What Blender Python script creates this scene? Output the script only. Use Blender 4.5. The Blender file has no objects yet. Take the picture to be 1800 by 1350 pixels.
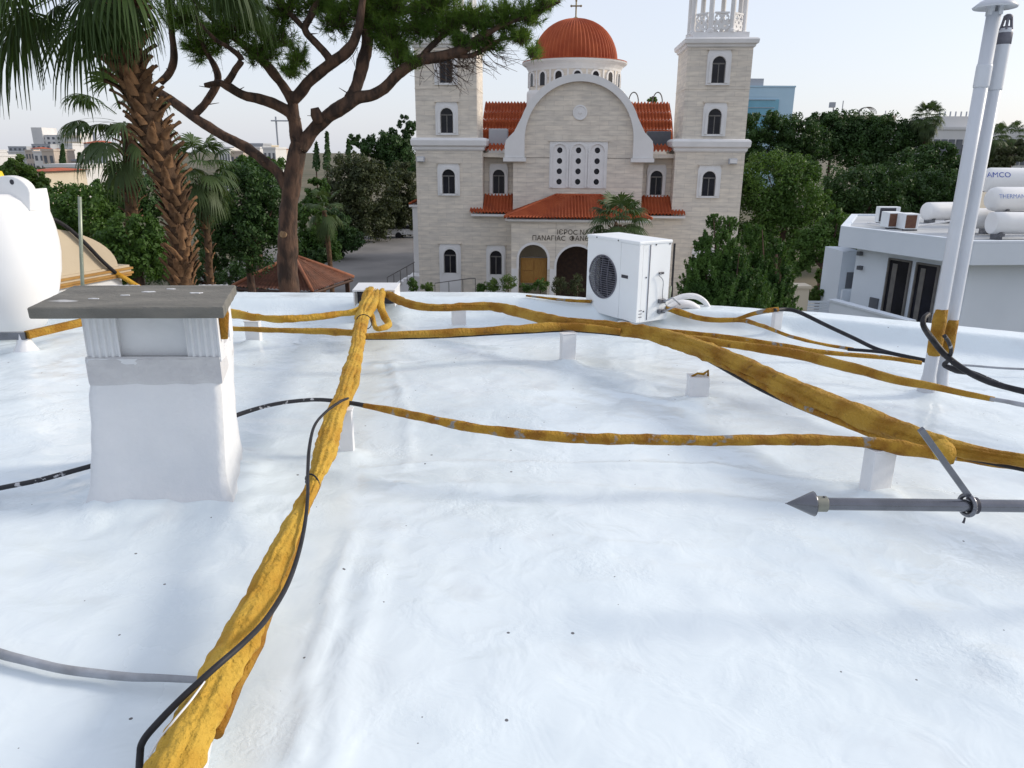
import bpy, math, random
import numpy as np
from mathutils import Vector, Matrix
random.seed(7)
# ------------------------------------------------------------------ camera, sky, sun, exposure
SC = bpy.context.scene
CAM_H, F_PX, PITCH, ROLL = 1.6, 1310.0, math.radians(17.2), math.radians(0.35)
SUN_AZ, SUN_EL = math.radians(80), math.radians(25)      # azimuth from +Y towards +X
EYE = np.array([0.0, 0.0, CAM_H])
FWD = np.array([0, math.cos(PITCH), -math.sin(PITCH)])
_r0 = np.array([1.0, 0, 0]); _u0 = np.array([0, math.sin(PITCH), math.cos(PITCH)])
RGT = _r0*math.cos(ROLL) + _u0*math.sin(ROLL)
UPV = _u0*math.cos(ROLL) - _r0*math.sin(ROLL)
cd = bpy.data.cameras.new('camera'); cd.sensor_width = 36; cd.lens = F_PX/1800*36
cd.clip_start = 0.05; cd.clip_end = 9000
cam = bpy.data.objects.new('camera', cd); SC.collection.objects.link(cam)
cam.matrix_world = Matrix(((RGT[0], UPV[0], -FWD[0], EYE[0]), (RGT[1], UPV[1], -FWD[1], EYE[1]),
                           (RGT[2], UPV[2], -FWD[2], EYE[2]), (0, 0, 0, 1)))
SC.camera = cam
W = bpy.data.worlds.new('World'); SC.world = W; W.use_nodes = True
nt = W.node_tree; bg = nt.nodes['Background']
sky = nt.nodes.new('ShaderNodeTexSky'); sky.sky_type = 'NISHITA'; sky.sun_disc = False
sky.sun_elevation = SUN_EL; sky.sun_rotation = SUN_AZ
sky.air_density = 1.0; sky.dust_density = 1.8; sky.ozone_density = 1.5; sky.altitude = 50
# thin even veil of high cloud: pulls the blue towards white over the whole sky
veil = nt.nodes.new('ShaderNodeMix'); veil.data_type = 'RGBA'; veil.inputs[0].default_value = 0.58
veil.inputs[7].default_value = (8.1, 8.35, 9.3, 1)
nt.links.new(sky.outputs[0], veil.inputs[6]); nt.links.new(veil.outputs[2], bg.inputs[0])
bg.inputs[1].default_value = 0.10
sl = bpy.data.lights.new('sun', 'SUN'); sl.energy = 2.0; sl.angle = math.radians(11); sl.color = (1, 0.9, 0.76)
sun = bpy.data.objects.new('sun', sl); SC.collection.objects.link(sun)
sdir = Vector((math.sin(SUN_AZ)*math.cos(SUN_EL), math.cos(SUN_AZ)*math.cos(SUN_EL), math.sin(SUN_EL)))
sun.rotation_euler = sdir.to_track_quat('Z', 'Y').to_euler(); sun.location = sdir*60
SC.view_settings.view_transform = 'Standard'; SC.view_settings.look = 'None'
SC.view_settings.gamma = 1; SC.view_settings.exposure = 0.40
SC.render.engine = 'CYCLES'
SC.cycles.max_bounces = 6; SC.cycles.diffuse_bounces = 3; SC.cycles.glossy_bounces = 3
SC.cycles.transparent_max_bounces = 4; SC.cycles.use_denoising = True

# ------------------------------------------------------------------ surveying helpers (photo 1800x1350 -> metres)
def ray(x, y): return FWD + (x-900)/F_PX*RGT + (675-y)/F_PX*UPV
def PZ(x, y, z=0.0): d = ray(x, y); return EYE + d*((z-CAM_H)/d[2])
def PY(x, y, Y): d = ray(x, y); return EYE + d*(Y/d[1])
def depth(P): return float((np.asarray(P)-EYE) @ FWD)
GZ = -7.4                                                  # street level; the roof is z = 0
# ------------------------------------------------------------------ noise
def _hash(ix, iy, s):
    h = (ix.astype(np.int64)*374761393 + iy.astype(np.int64)*668265263 + s*1442695041) & 0x7fffffff
    h = ((h ^ (h >> 13))*1274126177) & 0x7fffffff
    return ((h ^ (h >> 16)) & 0xffff)/65535.0
def vnoise(x, y, s=0):
    x = np.asarray(x, float); y = np.asarray(y, float)
    ix = np.floor(x); iy = np.floor(y); fx = x-ix; fy = y-iy
    fx = fx*fx*(3-2*fx); fy = fy*fy*(3-2*fy)
    a = _hash(ix, iy, s); b = _hash(ix+1, iy, s); c = _hash(ix, iy+1, s); d = _hash(ix+1, iy+1, s)
    return (a*(1-fx)+b*fx)*(1-fy) + (c*(1-fx)+d*fx)*fy - 0.5
def fbm(x, y, s=0, o=3):
    t = 0; a = 1.0
    for k in range(o): t = t + a*vnoise(x*2**k, y*2**k, s+k*17); a *= 0.5
    return t
# ------------------------------------------------------------------ scene helpers
COL = SC.collection
ORG = {}
def mesh_np(name, v, f):
    me = bpy.data.meshes.new(name); v = np.asarray(v, np.float32); f = np.asarray(f, np.int32)
    n, k = f.shape
    me.vertices.add(len(v)); me.vertices.foreach_set('co', v.ravel())
    me.loops.add(n*k); me.loops.foreach_set('vertex_index', f.ravel())
    me.polygons.add(n); me.polygons.foreach_set('loop_start', np.arange(n, dtype=np.int32)*k)
    me.update(calc_edges=True); return me
def link(name, me, mat=None, parent=None, smooth=False):
    o = bpy.data.objects.new(name, me); COL.objects.link(o)
    if mat and me and not me.materials: me.materials.append(mat)
    if smooth and me: me.polygons.foreach_set('use_smooth', [True]*len(me.polygons))
    if parent: o.parent = parent
    ORG[o.name] = ORG.get(parent.name, np.zeros(3)) if parent else np.zeros(3)
    return o
def tag(o, label=None, cat=None, group=None, kind=None):
    if label: o['label'] = label
    if cat: o['category'] = cat
    if group: o['group'] = group
    if kind: o['kind'] = kind
    return o
def thing(name, label, cat, loc=(0, 0, 0), group=None, rz=0.0, local=False):
    o = bpy.data.objects.new(name, None); COL.objects.link(o); o.location = loc; o.rotation_euler = (0, 0, rz)
    o.empty_display_size = 0.2
    ORG[o.name] = np.zeros(3) if local else np.array(loc, float)
    return tag(o, label, cat, group)
class MB:
    def __init__(s): s.v = []; s.f = []
    def add(s, vs, fs):
        b = len(s.v); s.v += [tuple(map(float, q)) for q in vs]; s.f += [tuple(b+i for i in q) for q in fs]; return s
    def box(s, x0, x1, y0, y1, z0, z1):
        return s.add([(x, y, z) for z in (z0, z1) for x, y in ((x0, y0), (x1, y0), (x1, y1), (x0, y1))],
                     [(3, 2, 1, 0), (4, 5, 6, 7), (0, 1, 5, 4), (1, 2, 6, 5), (2, 3, 7, 6), (3, 0, 4, 7)])
    def obox(s, c, a, b, d):                               # centre and three half-axis vectors
        c, a, b, d = map(np.asarray, (c, a, b, d))
        vs = [c+i*a+j*b+k*d for k in (-1, 1) for i, j in ((-1, -1), (1, -1), (1, 1), (-1, 1))]
        return s.add(vs, [(3, 2, 1, 0), (4, 5, 6, 7), (0, 1, 5, 4), (1, 2, 6, 5), (2, 3, 7, 6), (3, 0, 4, 7)])
    def prism(s, poly, z0, z1):
        n = len(poly)
        s.add([(x, y, z0) for x, y in poly] + [(x, y, z1) for x, y in poly],
              [tuple(range(n-1, -1, -1)), tuple(range(n, 2*n))] + [(i, (i+1) % n, n+(i+1) % n, n+i) for i in range(n)])
        return s
    def vprism(s, poly, v0, v1):                           # polygon in (x, z), extruded along y from v0 (front) to v1
        n = len(poly)
        s.add([(x, v0, z) for x, z in poly] + [(x, v1, z) for x, z in poly],
              [tuple(range(n)), tuple(range(2*n-1, n-1, -1))] + [((i+1) % n, i, n+i, n+(i+1) % n) for i in range(n)])
        return s
    def ring(s, inner, outer, v0, v1, closed=False):       # band between two outlines in (x, z), extruded along y
        n = len(inner)
        vs = [(x, v0, z) for x, z in inner]+[(x, v0, z) for x, z in outer]+[(x, v1, z) for x, z in inner]+[(x, v1, z) for x, z in outer]
        fs = []
        for i in range(n if closed else n-1):
            j = (i+1) % n
            fs += [(i, j, n+j, n+i), (2*n+j, 2*n+i, 3*n+i, 3*n+j), (j, i, 2*n+i, 2*n+j), (n+i, n+j, 3*n+j, 3*n+i)]
        if not closed: fs += [(0, n, 3*n, 2*n), (2*n-1, n-1, 3*n-1, 4*n-1)]
        return s.add(vs, fs)
    def lathe(s, prof, c=(0, 0, 0), n=24, a0=0.0):         # prof: (radius, z)
        m = len(prof); vs = []
        for r, z in prof:
            for k in range(n):
                a = a0+2*math.pi*k/n; vs.append((c[0]+r*math.cos(a), c[1]+r*math.sin(a), c[2]+z))
        fs = [(i*n+k, i*n+(k+1) % n, (i+1)*n+(k+1) % n, (i+1)*n+k) for i in range(m-1) for k in range(n)]
        fs += [tuple(range(n-1, -1, -1)), tuple(range((m-1)*n, m*n))]
        return s.add(vs, fs)
    def loft(s, rings, cap=True):
        n = len(rings[0]); m = len(rings)
        fs = [(i*n+k, i*n+(k+1) % n, (i+1)*n+(k+1) % n, (i+1)*n+k) for i in range(m-1) for k in range(n)]
        if cap: fs += [tuple(range(n-1, -1, -1)), tuple(range((m-1)*n, m*n))]
        return s.add([q for r in rings for q in r], fs)
    def tube(s, pts, rad, n=8, lump=0.0, seed=0, groove=0.0, lobes=3, twist=0.0, lf=6.0, flat=1.0, crease=()):
        P = np.asarray(pts, float); m = len(P); T = np.gradient(P, axis=0); T /= np.linalg.norm(T, axis=1)[:, None]+1e-9
        S = np.concatenate([[0], np.cumsum(np.linalg.norm(np.diff(P, axis=0), axis=1))])
        ref = np.array([0, 0, 1.0]) if np.mean(np.abs(T[:, 2])) < 0.8 else np.array([0.3, 1.0, 0])
        A = np.arange(n)*2*math.pi/n; rings = []
        rad = np.broadcast_to(rad, (m,))
        for i in range(m):
            side = np.cross(T[i], ref); side /= np.linalg.norm(side)+1e-9; up = np.cross(side, T[i])
            k = 1.0 + groove*np.cos(lobes*A+twist*S[i])
            if lump: k = k + lump*fbm(S[i]*lf+0*A, 1.3*np.cos(A)+0.5*np.sin(A)*2+seed, seed, 3)*2
            for a_c, amp_c, w_c in crease:
                ac = a_c+0.35*float(fbm(np.array(S[i]*2.2), np.array(a_c*7.+seed), 40, 2))*2; da = np.abs((A-ac+math.pi) % (2*math.pi)-math.pi)
                on = min(1.0, max(0.0, 0.9+2.2*float(fbm(np.array(S[i]*3.1), np.array(a_c*3.+5), 50, 2)))); k = k-on*amp_c*np.exp(-(da/w_c)**2)+on*.5*amp_c*np.exp(-((da-2.2*w_c)/w_c)**2)
            rings.append([P[i]+rad[i]*q*(math.cos(a)*side+flat*math.sin(a)*up) for a, q in zip(A, k)])
        return s.loft(rings)
    def build(s, name, mat, parent=None, smooth=False, bevel=0.0, seg=2):
        me = bpy.data.meshes.new(name); o_ = ORG.get(parent.name, np.zeros(3)) if parent else np.zeros(3)
        me.from_pydata((np.array(s.v)-o_).tolist(), [], s.f); me.update()
        if not smooth and bevel == 0: pass
        o = link(name, me, mat, parent, smooth)
        if bevel:
            b = o.modifiers.new('bevel', 'BEVEL'); b.width = bevel; b.segments = seg; b.limit_method = 'ANGLE'
        return o
def cr(pts, n=8):                                           # Catmull-Rom through points of any dimension
    P = np.asarray(pts, float); P = np.vstack([2*P[0]-P[1], P, 2*P[-1]-P[-2]]); out = []
    for i in range(1, len(P)-2):
        for t in np.linspace(0, 1, n, endpoint=False):
            a, b, c, d = P[i-1], P[i], P[i+1], P[i+2]
            out.append(0.5*((2*b)+(c-a)*t+(2*a-5*b+4*c-d)*t*t+(3*b-a-3*c+d)*t**3))
    out.append(P[-2]); return np.array(out)
# ------------------------------------------------------------------ materials (all procedural)
def pm(name, c, rough=0.6, c2=None, scale=4.0, contrast=(0.35, 0.65), bump=0.0, bscale=30.0, metal=0.0, spec=0.4, detail=4.0,
       stretch=(1, 1, 1), dirt=None, dirt_amt=(0.62, 0.72), dscale=3.0, coat=0.0):
    m = bpy.data.materials.new(name); m.use_nodes = True; n = m.node_tree.nodes; l = m.node_tree.links
    b = n['Principled BSDF']; b.inputs['Roughness'].default_value = rough; b.inputs['Metallic'].default_value = metal
    b.inputs['Specular IOR Level'].default_value = spec; b.inputs['Base Color'].default_value = (*c, 1)
    if coat: b.inputs['Coat Weight'].default_value = coat; b.inputs['Coat Roughness'].default_value = 0.25
    tc = n.new('ShaderNodeTexCoord'); mp = n.new('ShaderNodeMapping'); mp.inputs['Scale'].default_value = stretch
    l.new(tc.outputs['Object'], mp.inputs[0]); last = None
    if c2 is not None:
        t = n.new('ShaderNodeTexNoise'); t.inputs['Scale'].default_value = scale; t.inputs['Detail'].default_value = detail
        l.new(mp.outputs[0], t.inputs['Vector'])
        r = n.new('ShaderNodeValToRGB'); r.color_ramp.elements[0].position = contrast[0]; r.color_ramp.elements[1].position = contrast[1]
        r.color_ramp.elements[0].color = (*c, 1); r.color_ramp.elements[1].color = (*c2, 1)
        l.new(t.outputs['Fac'], r.inputs[0]); last = r.outputs[0]
    if dirt is not None:
        t = n.new('ShaderNodeTexNoise'); t.inputs['Scale'].default_value = dscale; t.inputs['Detail'].default_value = 6
        l.new(mp.outputs[0], t.inputs['Vector'])
        r = n.new('ShaderNodeMapRange'); r.inputs[1].default_value = dirt_amt[0]; r.inputs[2].default_value = dirt_amt[1]
        l.new(t.outputs['Fac'], r.inputs[0])
        mx = n.new('ShaderNodeMix'); mx.data_type = 'RGBA'; mx.inputs[7].default_value = (*dirt, 1)
        l.new(r.outputs[0], mx.inputs[0])
        if last: l.new(last, mx.inputs[6])
        else: mx.inputs[6].default_value = (*c, 1)
        last = mx.outputs[2]
    if last: l.new(last, b.inputs['Base Color'])
    if bump:
        t = n.new('ShaderNodeTexNoise'); t.inputs['Scale'].default_value = bscale; t.inputs['Detail'].default_value = 5
        l.new(mp.outputs[0], t.inputs['Vector'])
        u = n.new('ShaderNodeBump'); u.inputs['Strength'].default_value = bump; u.inputs['Distance'].default_value = 0.02
        l.new(t.outputs['Fac'], u.inputs['Height']); l.new(u.outputs[0], b.inputs['Normal'])
    return m
def leafmat(name, c, c2, scale=0.6, transl=0.3, rough=0.55):
    m = pm(name, c, rough, c2, scale, (0.35, 0.65), spec=0.3)
    n = m.node_tree.nodes; l = m.node_tree.links; b = n['Principled BSDF']
    tr = n.new('ShaderNodeBsdfTranslucent'); tr.inputs[0].default_value = (c2[0]*1.5, c2[1]*1.5, c2[2]*0.9, 1)
    mx = n.new('ShaderNodeMixShader'); mx.inputs[0].default_value = transl
    l.new(b.outputs[0], mx.inputs[1]); l.new(tr.outputs[0], mx.inputs[2]); l.new(mx.outputs[0], n['Material Output'].inputs[0])
    return m
def roofmat():
    m = pm('roof_coating', (0.75, 0.825, 0.865), 0.3, (0.68, 0.765, 0.815), 1.1, (0.3, 0.75), spec=0.5, dirt=(0.56, 0.60, 0.64), dirt_amt=(0.60, 0.9), dscale=2.7)
    n = m.node_tree.nodes; l = m.node_tree.links; b = n['Principled BSDF']
    src = b.inputs['Base Color'].links[0].from_socket
    tc = n.new('ShaderNodeTexCoord')
    vo = n.new('ShaderNodeTexVoronoi'); vo.voronoi_dimensions = '2D'; vo.inputs['Scale'].default_value = 4.5; vo.inputs['Randomness'].default_value = 1
    l.new(tc.outputs['Object'], vo.inputs['Vector'])
    sp = n.new('ShaderNodeSeparateColor'); l.new(vo.outputs['Color'], sp.inputs[0])
    mr = n.new('ShaderNodeMapRange'); mr.inputs[1].default_value = 0.72; mr.inputs[2].default_value = 1; mr.inputs[3].default_value = 0.0; mr.inputs[4].default_value = 0.03
    l.new(sp.outputs[0], mr.inputs[0])
    lt = n.new('ShaderNodeMath'); lt.operation = 'LESS_THAN'; l.new(vo.outputs['Distance'], lt.inputs[0]); l.new(mr.outputs[0], lt.inputs[1])
    mx = n.new('ShaderNodeMix'); mx.data_type = 'RGBA'; mx.inputs[7].default_value = (0.12, 0.12, 0.13, 1)
    l.new(lt.outputs[0], mx.inputs[0]); l.new(src, mx.inputs[6]); l.new(mx.outputs[2], b.inputs['Base Color'])
    # gloss patches
    t0 = n.new('ShaderNodeTexNoise'); t0.inputs['Scale'].default_value = 1.3; t0.inputs['Detail'].default_value = 5
    l.new(tc.outputs['Object'], t0.inputs['Vector'])
    rr = n.new('ShaderNodeMapRange'); rr.inputs[1].default_value = 0.3; rr.inputs[2].default_value = 0.7; rr.inputs[3].default_value = 0.07; rr.inputs[4].default_value = 0.36
    l.new(t0.outputs['Fac'], rr.inputs[0]); l.new(rr.outputs[0], b.inputs['Roughness'])
    # brushed, puddled coating relief: fine grain that comes and goes in patches
    t1 = n.new('ShaderNodeTexNoise'); t1.inputs['Scale'].default_value = 46; t1.inputs['Detail'].default_value = 6; t1.inputs['Distortion'].default_value = 0.5
    t2 = n.new('ShaderNodeTexNoise'); t2.inputs['Scale'].default_value = 2.1; t2.inputs['Detail'].default_value = 3
    t3 = n.new('ShaderNodeTexNoise'); t3.inputs['Scale'].default_value = 6; t3.inputs['Detail'].default_value = 3; t3.inputs['Distortion'].default_value = 0.6
    for t in (t1, t2, t3): l.new(tc.outputs['Object'], t.inputs['Vector'])
    ms = n.new('ShaderNodeMapRange'); ms.inputs[1].default_value = 0.52; ms.inputs[2].default_value = 0.72; ms.inputs[4].default_value = 1.0
    l.new(t2.outputs['Fac'], ms.inputs[0])
    mu = n.new('ShaderNodeMath'); mu.operation = 'MULTIPLY'; l.new(t1.outputs['Fac'], mu.inputs[0]); l.new(ms.outputs[0], mu.inputs[1])
    b1 = n.new('ShaderNodeBump'); b1.inputs['Strength'].default_value = 0.55; b1.inputs['Distance'].default_value = 0.009
    b2 = n.new('ShaderNodeBump'); b2.inputs['Strength'].default_value = 0.26; b2.inputs['Distance'].default_value = 0.03
    l.new(t3.outputs['Fac'], b2.inputs['Height']); l.new(b2.outputs[0], b1.inputs['Normal'])
    l.new(mu.outputs[0], b1.inputs['Height']); l.new(b1.outputs[0], b.inputs['Normal'])
    return m
def stonemat(name, ca, cb, mortar, bw=1.1, bh=0.28):
    m = bpy.data.materials.new(name); m.use_nodes = True; n = m.node_tree.nodes; l = m.node_tree.links
    b = n['Principled BSDF']; b.inputs['Roughness'].default_value = 0.75; b.inputs['Specular IOR Level'].default_value = 0.25
    tc = n.new('ShaderNodeTexCoord'); sx = n.new('ShaderNodeSeparateXYZ'); l.new(tc.outputs['Object'], sx.inputs[0])
    ad = n.new('ShaderNodeMath'); ad.operation = 'ADD'; l.new(sx.outputs[0], ad.inputs[0]); l.new(sx.outputs[1], ad.inputs[1])
    cx = n.new('ShaderNodeCombineXYZ'); l.new(ad.outputs[0], cx.inputs[0]); l.new(sx.outputs[2], cx.inputs[1])
    br = n.new('ShaderNodeTexBrick'); br.inputs['Scale'].default_value = 1; br.inputs['Brick Width'].default_value = bw; br.inputs['Row Height'].default_value = bh
    br.inputs['Mortar Size'].default_value = 0.008; br.inputs['Bias'].default_value = 0.0
    br.inputs['Color1'].default_value = (*ca, 1); br.inputs['Color2'].default_value = (*cb, 1); br.inputs['Mortar'].default_value = (*mortar, 1)
    l.new(cx.outputs[0], br.inputs['Vector'])
    t = n.new('ShaderNodeTexNoise'); t.inputs['Scale'].default_value = 1.2; t.inputs['Detail'].default_value = 6
    mp = n.new('ShaderNodeMapping'); mp.inputs['Scale'].default_value = (1, 1, 5); l.new(tc.outputs['Object'], mp.inputs[0]); l.new(mp.outputs[0], t.inputs['Vector'])
    r = n.new('ShaderNodeValToRGB'); r.color_ramp.elements[0].position = 0.3; r.color_ramp.elements[1].position = 0.7
    r.color_ramp.elements[0].color = (0.80, 0.79, 0.78, 1); r.color_ramp.elements[1].color = (1.08, 1.06, 1.02, 1); l.new(t.outputs['Fac'], r.inputs[0])
    mx = n.new('ShaderNodeMix'); mx.data_type = 'RGBA'; mx.blend_type = 'MULTIPLY'; mx.inputs[0].default_value = 1
    l.new(br.outputs['Color'], mx.inputs[6]); l.new(r.outputs[0], mx.inputs[7]); l.new(mx.outputs[2], b.inputs['Base Color'])
    u = n.new('ShaderNodeBump'); u.inputs['Strength'].default_value = 0.4; u.inputs['Distance'].default_value = 0.02; u.invert = True
    l.new(br.outputs['Fac'], u.inputs['Height']); l.new(u.outputs[0], b.inputs['Normal'])
    return m
M = dict(
    roof=roofmat(),
    plaster=pm('white_plaster', (0.75, 0.76, 0.78), 0.55, (0.67, 0.69, 0.72), 3, bump=0.6, bscale=11, dirt=(0.45, 0.44, 0.43), dirt_amt=(0.66, 0.85), dscale=2.5),
    white=pm('white_paint', (0.78, 0.78, 0.79), 0.35, (0.70, 0.71, 0.73), 5, bump=0.1, bscale=40),
    trim=pm('white_trim', (0.76, 0.75, 0.75), 0.6, (0.70, 0.695, 0.69), 1.2),
    poly=pm('white_polyethylene', (0.82, 0.82, 0.82), 0.35, (0.79, 0.79, 0.79), 2, spec=0.4),
    foam=pm('yellow_pipe_foam', (0.43, 0.25, 0.035), 0.7, (0.28, 0.13, 0.012), 5, (0.4, 0.62), bump=1.0, bscale=55, dirt=(0.16, 0.075, 0.015), dirt_amt=(0.63, 0.73), dscale=9, spec=0.25),
    foamy=pm('bright_pipe_foam', (0.55, 0.345, 0.05), 0.7, (0.42, 0.21, 0.018), 4, (0.42, 0.64), bump=1.0, bscale=45, dirt=(0.22, 0.10, 0.02), dirt_amt=(0.66, 0.76), dscale=8, spec=0.25),
    foamb=pm('weathered_pipe_foam', (0.42, 0.23, 0.03), 0.75, (0.27, 0.12, 0.015), 11, (0.4, 0.62), bump=1.0, bscale=60, dirt=(0.27, 0.26, 0.25), dirt_amt=(0.60, 0.66), dscale=13, spec=0.2),
    rubber=pm('black_rubber', (0.012, 0.012, 0.015), 0.55, (0.025, 0.025, 0.03), 20, spec=0.3),
    grime=pm('painted_black_cable', (0.02, 0.02, 0.025), 0.5, (0.5, 0.5, 0.52), 26, (0.60, 0.64), spec=0.4),
    conduit=pm('grey_conduit', (0.36, 0.38, 0.42), 0.5, (0.24, 0.25, 0.27), 9, bump=0.2, bscale=40),
    concrete=pm('grey_concrete', (0.21, 0.20, 0.175), 0.85, (0.14, 0.135, 0.12), 6, bump=0.5, bscale=50, dirt=(0.5, 0.5, 0.5), dirt_amt=(0.70, 0.74), dscale=4, stretch=(0.6, 1.6, 1)),
    steel=pm('dull_steel', (0.19, 0.195, 0.22), 0.27, (0.14, 0.145, 0.16), 8, metal=0.85, bump=0.05, bscale=80),
    galv=pm('galvanised_pipe', (0.30, 0.33, 0.27), 0.45, (0.22, 0.25, 0.2), 9, metal=0.5),
    pvc=pm('white_pvc', (0.60, 0.63, 0.68), 0.38, (0.54, 0.57, 0.62), 2.5, dirt=(0.35, 0.34, 0.31), dirt_amt=(0.68, 0.9), dscale=5),
    acbody=pm('ac_enamel', (0.83, 0.86, 0.88), 0.4, (0.79, 0.82, 0.84), 2.5, dirt=(0.42, 0.40, 0.36), dirt_amt=(0.68, 0.9), dscale=6),
    dark=pm('dark_parts_and_shade', (0.03, 0.03, 0.04), 0.5, (0.05, 0.05, 0.065), 20),  # near-black for small dark parts and for painted-in shade sheets
    grille=pm('grey_grille_wire', (0.16, 0.16, 0.19), 0.5, (0.11, 0.11, 0.14), 20),
    glass=pm('dark_window_glass', (0.010, 0.011, 0.015), 0.2, (0.02, 0.02, 0.028), 1.5, spec=0.25),
    frame=pm('brown_grey_frame', (0.12, 0.115, 0.11), 0.6, (0.16, 0.15, 0.14), 5),
    stone=stonemat('travertine_cladding', (0.76, 0.70, 0.62), (0.69, 0.645, 0.585), (0.56, 0.52, 0.475)),
    tile=pm('terracotta_tile', (0.34, 0.065, 0.02), 0.7, (0.42, 0.095, 0.03), 1.2, dirt=(0.2, 0.045, 0.02), dirt_amt=(0.6, 0.85), dscale=0.8),
    tileb=pm('brown_tile', (0.10, 0.045, 0.03), 0.8, (0.16, 0.065, 0.04), 2.5, bump=0.3, bscale=15),
    wood=pm('varnished_wood', (0.34, 0.18, 0.04), 0.45, (0.26, 0.12, 0.025), 6, stretch=(6, 6, 0.6)),
    woodd=pm('dark_wood', (0.05, 0.025, 0.018), 0.5, (0.08, 0.04, 0.025), 5),
    bronze=pm('bronze_letter', (0.06, 0.05, 0.04), 0.5, (0.09, 0.07, 0.05), 12),
    brass=pm('weathered_brass', (0.30, 0.24, 0.12), 0.45, (0.2, 0.16, 0.09), 9, metal=0.4),
    beige=pm('beige_render', (0.55, 0.47, 0.35), 0.75, (0.50, 0.42, 0.31), 2, bump=0.15, bscale=30),
    ochre=pm('ochre_moulding', (0.42, 0.24, 0.07), 0.65, (0.34, 0.18, 0.05), 6),
    bark=pm('pine_bark', (0.12, 0.07, 0.048), 0.9, (0.045, 0.03, 0.024), 9, (0.4, 0.6), bump=1.0, bscale=22, stretch=(1, 1, 0.35)),
    twig=pm('dead_twig', (0.06, 0.04, 0.032), 0.9, (0.09, 0.06, 0.045), 8),
    palmbark=pm('palm_trunk_fibre', (0.12, 0.07, 0.04), 0.95, (0.06, 0.035, 0.02), 7, bump=0.9, bscale=18),
    boot=pm('palm_leaf_base', (0.22, 0.125, 0.062), 0.85, (0.11, 0.055, 0.026), 5, (0.4, 0.62), bump=0.5, bscale=30, dirt=(0.30, 0.22, 0.12), dirt_amt=(0.6, 0.7), dscale=3),
    frond=leafmat('palm_frond_green', (0.028, 0.055, 0.018), (0.06, 0.105, 0.028), 1.2, 0.22),
    frond2=leafmat('far_palm_green', (0.03, 0.055, 0.02), (0.07, 0.11, 0.035), 0.8, 0.2),
    needle=leafmat('pine_needles', (0.055, 0.12, 0.018), (0.12, 0.20, 0.035), 1.6, 0.35),
    leaf1=leafmat('dark_evergreen_leaves', (0.022, 0.052, 0.016), (0.046, 0.098, 0.024), 0.35, 0.2),
    leaf2=leafmat('mid_green_leaves', (0.036, 0.085, 0.016), (0.075, 0.145, 0.028), 0.4, 0.25),
    leaf3=leafmat('olive_green_leaves', (0.035, 0.048, 0.02), (0.065, 0.08, 0.034), 0.4, 0.2),
    leaf4=leafmat('bright_shrub_leaves', (0.05, 0.10, 0.018), (0.10, 0.16, 0.035), 1.0, 0.3),
    cypress=leafmat('cypress_scales', (0.03, 0.08, 0.018), (0.075, 0.15, 0.03), 1.1, 0.22),
    paving=pm('pale_paving', (0.38, 0.36, 0.33), 0.9, (0.30, 0.285, 0.26), 0.5),
    asphalt=pm('worn_asphalt', (0.14, 0.135, 0.13), 0.9, (0.20, 0.19, 0.18), 0.25, bump=0.2, bscale=8),
    ground=pm('dry_earth_and_grass', (0.075, 0.075, 0.04), 0.95, (0.14, 0.12, 0.08), 0.06),
    hwall=pm('cool_white_render', (0.70, 0.76, 0.83), 0.7, (0.66, 0.72, 0.79), 0.8),
    hgrey=pm('grey_roof_screed', (0.50, 0.52, 0.54), 0.7, (0.40, 0.42, 0.44), 0.7),
    bluetxt=pm('blue_print', (0.03, 0.07, 0.35), 0.5, (0.04, 0.09, 0.4), 5),
    paleblue=pm('faded_blue_print', (0.16, 0.24, 0.50), 0.5, (0.22, 0.3, 0.55), 5),
    rustbrown=pm('brown_coil_fins', (0.12, 0.055, 0.04), 0.8, (0.16, 0.08, 0.05), 9),
    glassb=pm('blue_curtain_glass', (0.10, 0.30, 0.42), 0.25, (0.16, 0.38, 0.50), 0.15, spec=0.6),
    glassw=pm('pale_blue_cladding', (0.42, 0.58, 0.70), 0.35, (0.36, 0.53, 0.66), 0.08),
    cream=pm('cream_wall', (0.62, 0.55, 0.43), 0.8, (0.56, 0.49, 0.38), 0.3),
    cwhite=pm('far_white_wall', (0.66, 0.65, 0.64), 0.8, (0.60, 0.60, 0.60), 0.2),
    cgrey=pm('far_grey_wall', (0.42, 0.44, 0.48), 0.8, (0.38, 0.40, 0.44), 0.2),
    cpink=pm('far_sand_wall', (0.56, 0.47, 0.40), 0.8, (0.5, 0.43, 0.37), 0.2),
    farblue=pm('far_shutter', (0.10, 0.11, 0.13), 0.5, (0.14, 0.15, 0.17), 1),
    yellow=pm('yellow_plastic', (0.75, 0.55, 0.03), 0.45, (0.7, 0.5, 0.02), 4),
    carw=pm('white_car_paint', (0.75, 0.76, 0.78), 0.25, (0.72, 0.73, 0.75), 3, coat=0.5),
)

def vary(m, lo=.45, hi=1.35):
    n = m.node_tree.nodes; l = m.node_tree.links; b = n['Principled BSDF']; src = b.inputs['Base Color'].links[0].from_socket
    oi = n.new('ShaderNodeObjectInfo'); mr = n.new('ShaderNodeMapRange'); mr.inputs[3].default_value = lo; mr.inputs[4].default_value = hi; l.new(oi.outputs['Random'], mr.inputs[0])
    mx = n.new('ShaderNodeMix'); mx.data_type = 'RGBA'; mx.blend_type = 'MULTIPLY'; mx.inputs[0].default_value = 1; l.new(src, mx.inputs[6]); l.new(mr.outputs[0], mx.inputs[7]); l.new(mx.outputs[2], b.inputs['Base Color'])
vary(M['boot'])
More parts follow.
